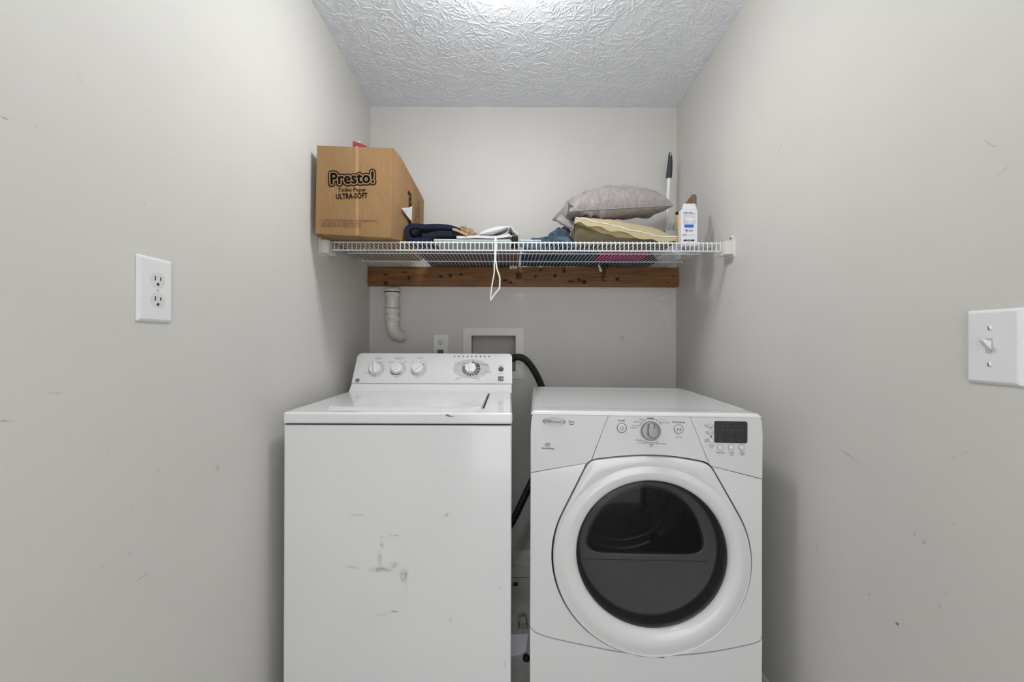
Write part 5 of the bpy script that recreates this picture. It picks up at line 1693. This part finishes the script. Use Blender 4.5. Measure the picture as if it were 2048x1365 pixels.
b.faces.new(v); b.faces.new(w[::-1])
for i in range(5):
    b.faces.new((v[i], w[i], w[(i + 1) % 5], v[(i + 1) % 5]))
bmesh.ops.recalc_face_normals(b, faces=b.faces[:]); obj('rear_flap', b, M['brownboard'], cart, 20, 'brown inner side of the raised flap')
b = new()
fl = [(c1.x - 0.001, dC + 0.003, zc), (c1.x - 0.001, CYB - 0.003, zc), (c1.x + 0.004, CYB - 0.004, zc + 0.048), (c1.x + 0.002, dC + 0.02, zc + 0.014)]
v = [b.verts.new(p) for p in fl]; w = [b.verts.new(Vector(p) + Vector((0.0012, 0, 0))) for p in fl]
b.faces.new(v); b.faces.new(w[::-1])
for i in range(4):
    b.faces.new((v[i], w[i], w[(i + 1) % 4], v[(i + 1) % 4]))
bmesh.ops.recalc_face_normals(b, faces=b.faces[:]); obj('side_flap', b, M['brownboard'], cart, 20)
b = new()
a, c = CP.uv(1368.5, 448.8), CP.uv(1387, 455); flat(b, [a, (a[0], c[1]), c, (c[0], a[1])], CP.M, 0.0008); obj('blue_band', b, M['blue'], cart, 0)
b = new()
for y0_, y1_, x1_ in ((468, 471.5, 1372), (468.5, 469.2, 1391), (471.8, 472.4, 1391), (459, 459.6, 1385)):
    a, c = CP.uv(1364.5, y0_), CP.uv(x1_, y1_); flat(b, [a, (a[0], c[1]), c, (c[0], a[1])], CP.M, 0.0006)
obj('pale_print', b, M['lightblue'], cart, 0)
b = new()
a, c = CP.uv(1367, 479), CP.uv(1388.5, 482.3); flat(b, [a, (a[0], c[1]), c, (c[0], a[1])], CP.M, 0.0007); obj('dark_band', b, M['ink'], cart, 0)
b = new()
ptext(b, CP, 'Lighting Facts', 1366.5, 425.6, 2.4, align='LEFT', bold=0.02)
ptext(b, CP, 'Per Bulb', 1366.5, 428.2, 1.6, align='LEFT'); ptext(b, CP, '810 lumens', 1391, 428.2, 1.6, align='RIGHT')
ptext(b, CP, 'Estimated Yearly Energy Cost', 1366.5, 430.8, 1.6, align='LEFT', sx=0.8)
for y, l, r_ in ((436.2, 'Life', '10 years'), (438.6, 'Based on', ''), (441.2, 'Warm', 'Cool'), (445, 'Energy Used', '60 W')):
    ptext(b, CP, l, 1366.5, y, 1.5, align='LEFT')
    if r_: ptext(b, CP, r_, 1391, y, 1.5, align='RIGHT')
for y in (426.8, 433, 441.9, 446.4):
    a, c = CP.uv(1366.5, y), CP.uv(1391, y + 0.4); flat(b, [a, (a[0], c[1]), c, (c[0], a[1])], CP.M, 0.0006)
ptext(b, CP, 'RoHS', 1381.5, 462.8, 2.6, bold=0.02)
k = CP.mpp(1373, 461.5); ring(b, 1.4 * k, 2.2 * k, CP.at(1373, 461), n=20); flat(b, circ(0.8 * k, 8), CP.at(1373, 461)); ptext(b, CP, 'UL', 1373, 466, 1.6)
obj('carton_lettering', b, M['ink'], cart, 0)
b = new(); ptext(b, CP, 'LED 60W', 1377.5, 481.6, 1.9, lift=0.0012); obj('carton_lettering', b, M['paper'], cart, 0)

# amber pouch behind it
dA = 1.665
ax0 = at(1354.5, 440, dA).x
b, _ = cushion((ax0, dA, DK + 0.001), (ax0 + 0.062, dA + 0.004, DK + 0.001), (ax0 + 0.060, dA + 0.02, at(1358, 421, dA).z), (ax0 + 0.002, dA + 0.018, at(1358, 423, dA).z), 0.014, 0.014, 20, 30, 0.5, 6, 0.002, 20, 0.02, DK + 0.0005)
pouch = tag(obj('amber_pouch', b, M['amber'], None, 70), 'golden amber pouch standing behind the narrow white carton', 'pouch')
b = new(); pz_ = at(1354, 424, dA); box(b, (ax0 + 0.001, dA + 0.008, pz_.z - 0.004), (ax0 + 0.014, dA + 0.026, pz_.z + 0.006), 0.003, 2); obj('dark_cap', b, M['black'], pouch)

# small open white carton with the brush standing in it
dS = 1.745
s0, s1 = at(1333, 461, dS), at(1356, 484, dS)
sm = thing('small_carton', 'small white open carton with raised grey flaps behind the khaki cushion', 'carton', ((s0.x + s1.x) / 2 - 0.02, dS + 0.05, DK))
sxa, sxb, syb = s0.x - 0.02, ax0 - 0.006 if ax0 - 0.006 > s0.x + 0.03 else s1.x, dS + 0.115
b = new(); carton_box(b, s0.x - 0.004, s1.x - 0.004, dS, syb, DK, s0.z); obj('carton_body', b, M['paper'], sm, 20)
b = new()
for fl, off in ((((s0.x - 0.004, syb - 0.002, s0.z), (s1.x - 0.004, syb - 0.002, s0.z), (s1.x - 0.018, syb + 0.02, s0.z + 0.050), (s0.x - 0.002, syb + 0.02, s0.z + 0.046)), Vector((0, 0.0012, 0))),
                (((s0.x - 0.004, dS + 0.004, s0.z), (s0.x - 0.004, syb - 0.004, s0.z), (s0.x - 0.058, syb - 0.01, s0.z + 0.012), (s0.x - 0.050, dS + 0.02, s0.z + 0.004)), Vector((0, 0, 0.0012)))):
    v = [b.verts.new(p) for p in fl]; w = [b.verts.new(Vector(p) + off) for p in fl]
    b.faces.new(v); b.faces.new(w[::-1])
    for i in range(4):
        b.faces.new((v[i], w[i], w[(i + 1) % 4], v[(i + 1) % 4]))
bmesh.ops.recalc_face_normals(b, faces=b.faces[:]); obj('open_flap', b, M['greyboard'], sm, 20)

dB = 1.99
brush = thing('long_brush', 'long white brush handle with a dark grey grip standing in the back right corner', 'brush', at(1333, 480, dB))
ptsb = [at(1332, 520, dB), at(1333, 470, dB), at(1335, 420, dB), at(1338, 352, dB)]
ptsb[0].z = DK + 0.002
b = new(); tube(b, catmull(ptsb, 8), [0.0105 - 0.0030 * abs(math.sin(i / 24 * 3.0)) for i in range(25)], 14); obj('shaft', b, M['white'], brush, 60)
gpt = catmull([at(1337.5, 357, dB), at(1339, 340, dB), at(1340.3, 322, dB), at(1340.2, 304.5, dB)], 8)
b = new(); tube(b, gpt, [0.0118, 0.0132, 0.0138, 0.0140, 0.0140, 0.0139, 0.0138, 0.0137, 0.0135, 0.0133, 0.0130, 0.0127, 0.0124, 0.0121, 0.0118, 0.0114, 0.011, 0.0106, 0.0102, 0.0098, 0.0094, 0.0088, 0.0080, 0.0066, 0.0035], 16); grip = obj('grip', b, M['grip'], brush, 60)
b = new(); tube(b, [at(1341.5, 311, dB - 0.0092), at(1341.5, 306.5, dB - 0.0088)], 0.0022, 8); obj('hang_hole', b, M['white'], grip)
b = new(); lathe(b, [(0.030, DK + 0.001), (0.032, DK + 0.004), (0.026, DK + 0.07), (0.012, DK + 0.085)], Matrix.Translation((ptsb[0].x, dB, 0)), 20); obj('brush_head', b, M['white'], brush)
# small printed bottle between brush and pouch
bt = at(1350, 448, 1.90)
bot = thing('printed_bottle', 'small white bottle with dark print left of the amber pouch', 'bottle', (bt.x + 0.010, 1.90, DK))
b = new(); lathe(b, [(0.017, DK + 0.0005), (0.019, DK + 0.004), (0.019, bt.z - 0.01), (0.016, bt.z + 0.004), (0.009, bt.z + 0.012), (0.009, bt.z + 0.022), (0.001, bt.z + 0.023)], Matrix.Translation((bt.x + 0.010, 1.90, 0)), 24); bo = obj('bottle_body', b, M['paper'], bot)
b = new()
BPl = Plane((bt.x + 0.004, 1.90 - 0.0185, 0), (1, -0.35, 0), (0, 0, 1))
for q in range(9):
    zz = at(1350, 443 + 1.5 * q, 1.9).z
    xx = 0.004 * math.sin(q * 2.1)
    flat(b, [(xx - 0.004, zz), (xx + 0.001, zz - 0.0012), (xx + 0.004, zz + 0.0008), (xx, zz + 0.002)], BPl.M, 0.0018)
obj('label_print', b, M['ink'], bo, 0)

# ------------------------------------------------------------------ things hanging from the shelf
dH = YS - 0.011
strap = thing('plastic_strap', 'white plastic strap hanging over the middle of the shelf front in a loop', 'strap', at(990, 600, dH))
def band(pxs, d, w, name, th_=0.25, upv=(0, 1, 0)):
    b = new(); tube(b, catmull([at(x, y, dd) for x, y, dd in pxs], 8), w, 10, True, th_, upv)
    return obj(name, b, M['white'], strap, 60)
band([(991, 479, YS + 0.018), (991, 476.5, YS + 0.008), (991, 477.5, dH + 0.003), (991, 482, dH), (990.8, 500, dH - 0.001), (990.5, 516, dH), (990, 526, dH)], dH, 0.0046, 'band')
band([(990, 522, dH), (988.6, 530, dH), (988.5, 545, dH), (985.5, 562, dH), (982.5, 580, dH), (981, 597, dH)], dH, 0.0026, 'loop_side', 0.5)
band([(992, 522, dH), (994, 538, dH), (997.5, 548, dH), (999.5, 556, dH), (999.3, 570, dH), (998.5, 578, dH)], dH, 0.0030, 'loop_side', 0.5)
band([(998.8, 577, dH), (992, 585, dH), (985.5, 594, dH), (981.3, 600.5, dH)], dH, 0.0030, 'loop_bottom', 0.5)
dK = 1.99
hook = thing('wire_hook', 'black wire hanger hook with a white tag hanging from the back of the shelf', 'hook', at(1207, 561, dK))
b = new()
tube(b, catmull([at(1216, 530, dK + 0.0), at(1213, 537, dK), at(1210, 546, dK), at(1207, 557, dK), at(1208, 561, dK), at(1212.5, 561, dK)], 8), 0.0022, 8)
tube(b, catmull([at(1211, 530, dK), at(1208.5, 538, dK), at(1206, 547, dK), at(1203.6, 557, dK), at(1205, 561.5, dK), at(1209, 562, dK)], 8), 0.0022, 8)
tube(b, catmull([at(1203, 530.5, dK), at(1209, 531.5, dK), at(1217, 530, dK)], 6), 0.0028, 8)
tube(b, [at(1211, 531, dK), Vector((at(1211, 531, dK).x, dK, ZD - 0.0012))], 0.0022, 8)
obj('hook_wire', b, M['black'], hook, 60)
b = new(); TP = Plane((0, dK - 0.003, 0), (1, 0, 0), (0, 0, 1)); prism(b, [TP.uv(*p) for p in ((1196, 530), (1198.5, 529), (1204, 541), (1203, 543.5), (1199.5, 543))], -0.0006, 0.0, TP.M); obj('paper_tag', b, M['paper'], hook, 0)

# ------------------------------------------------------------------ things on the floor between the machines
def fl_at(px, py): 
    r_ = ray(px, py); t_ = -CAM.z / r_.z
    return CAM + r_ * t_
b = new()
q = [fl_at(1012, 1274), fl_at(1056.5, 1271.5), fl_at(1052, 1308), fl_at(1016, 1315)]
t = bmesh.new(); lo = [t.verts.new(p + Vector((0, 0, 0.001))) for p in q]; hi = [t.verts.new(p + Vector((0, 0, 0.007))) for p in q]
t.faces.new(lo[::-1]); t.faces.new(hi)
for i in range(4):
    t.faces.new((lo[i], lo[(i + 1) % 4], hi[(i + 1) % 4], hi[i]))
bmesh.ops.recalc_face_normals(t, faces=t.faces[:]); put(b, t)
tag(obj('white_card', b, M['paper'], None), 'white card lying on the floor in the gap between the machines', 'card')
cpt = fl_at(1047, 1258)
b = lump(cpt.x - 0.022, cpt.x + 0.018, cpt.y - 0.0, cpt.y + 0.07, 0.001, lambda u, v: 0.03, 14, 14, 51, 0.8, 60, 4)
tag(obj('plastic_wrapper', b, M['clear'], None, 20), 'crumpled clear plastic wrapper on the floor behind the white card', 'wrapper')
lp_ = fl_at(1031, 1170)
b = lump(lp_.x - 0.011, lp_.x + 0.011, lp_.y - 0.010, lp_.y + 0.016, 0.0005, lambda u, v: 0.007 * max(0, 1 - 2.4 * abs(u - v)), 16, 14, 61, 0.6, 80, 2)
tag(obj('lint_clump', b, M['lint'], None, 60), 'dark clump of lint on the floor near the back baseboard', 'lint')
bp_ = fl_at(1052.5, 1320)
b = new(); lathe(b, [(0.012, 0.0005), (0.013, 0.003), (0.012, 0.012), (0.009, 0.016), (0.001, 0.017)], Matrix.Translation((bp_.x, bp_.y, 0)), 16)
tag(obj('rubber_stopper', b, M['black'], None), 'small black rubber stopper on the floor beside the dryer front', 'stopper')

# ------------------------------------------------------------------ wear on the walls
for px, py, w, h, mm, rot in ((1712, 860, 8, 3, 'scuff', 0), (1722, 872, 4, 5, 'scufflight', 0), (1850, 1085, 7, 12, 'scuff', -0.6), (1830, 1070, 4, 14, 'scufflight', -0.4), (1740, 1190, 6, 4, 'scuffdark', 0), (1748, 1190, 5, 4, 'scuff', 0),
                              (1893, 1187, 6, 9, 'scuff', 0.2), (1880, 1212, 7, 9, 'scuff', 0.3), (1794, 1247, 10, 7, 'scuffdark', 0.4), (1908, 1047, 6, 6, 'scufflight', 0), (1634, 1092, 2.5, 22, 'scuff', 0), (1652, 1246, 5, 8, 'scufflight', 0),
                              (1622, 1254, 6, 3, 'scufflight', 0), (1700, 912, 60, 5, 'scufflight', -0.25), (1920, 910, 50, 3, 'scufflight', 0.6), (1458, 603, 5, 9, 'scufflight', 0), (1560, 300, 26, 3, 'scufflight', 0.9), (1985, 290, 44, 3, 'scufflight', -0.9), (2010, 340, 40, 3, 'scufflight', 0.5)):
    mark(RIGHT, px, py, w * 1.3, h * 1.3, M[mm], wall_right, rot)
for px, py, w, h, mm, rot in ((12, 842, 30, 4, 'scuff', -0.2), (27, 847, 4, 10, 'scuff', 0), (110, 787, 34, 4, 'scufflight', -0.1), (317, 941, 9, 7, 'scuff', 0), (281, 1156, 26, 4, 'scuff', 0.15), (207, 1132, 14, 4, 'scufflight', 0), (258, 1109, 8, 5, 'scufflight', 0),
                              (434, 935, 10, 20, 'scufflight', 0.4), (214, 908, 4, 6, 'scuff', 0), (262, 1018, 4, 5, 'scuff', 0), (159, 157, 16, 4, 'scufflight', -0.7), (287, 407, 3, 4, 'scuff', 0), (71, 254, 3, 10, 'scuff', 0), (8, 236, 16, 4, 'scuff', 0), (590, 719, 3, 5, 'scuff', 0)):
    mark(LEFT, px, py, w * 1.3, h * 1.3, M[mm], wall_left, rot)
for px, py, w, h, mm, rot in ((1316, 610, 36, 10, 'smear', -0.2), (1332, 628, 20, 40, 'smear', 0.35), (1339, 648, 16, 30, 'smear', 0.1), (1313, 650, 8, 22, 'smear', 0.3), (1321, 650, 6, 22, 'smear', 0), (1347, 622, 5, 50, 'smear', 0.02), (1328, 596, 30, 10, 'smear', 0.3), (1342, 661, 10, 12, 'smear', 0)):
    mark(BACK, px, py, w * 1.3, h * 1.2, M[mm], wall_back, rot, name='filler_smear')
mark(BACK, 1160, 579, 230, 5, M['smearband'], wall_back, 0, name='filler_smear')
mark(BACK, 1150, 590, 420, 16, M['smearband'], wall_back, 0, name='filler_smear')
mark(BACK, 1243, 676, 16, 12, M['scufflight'], wall_back, -0.8)
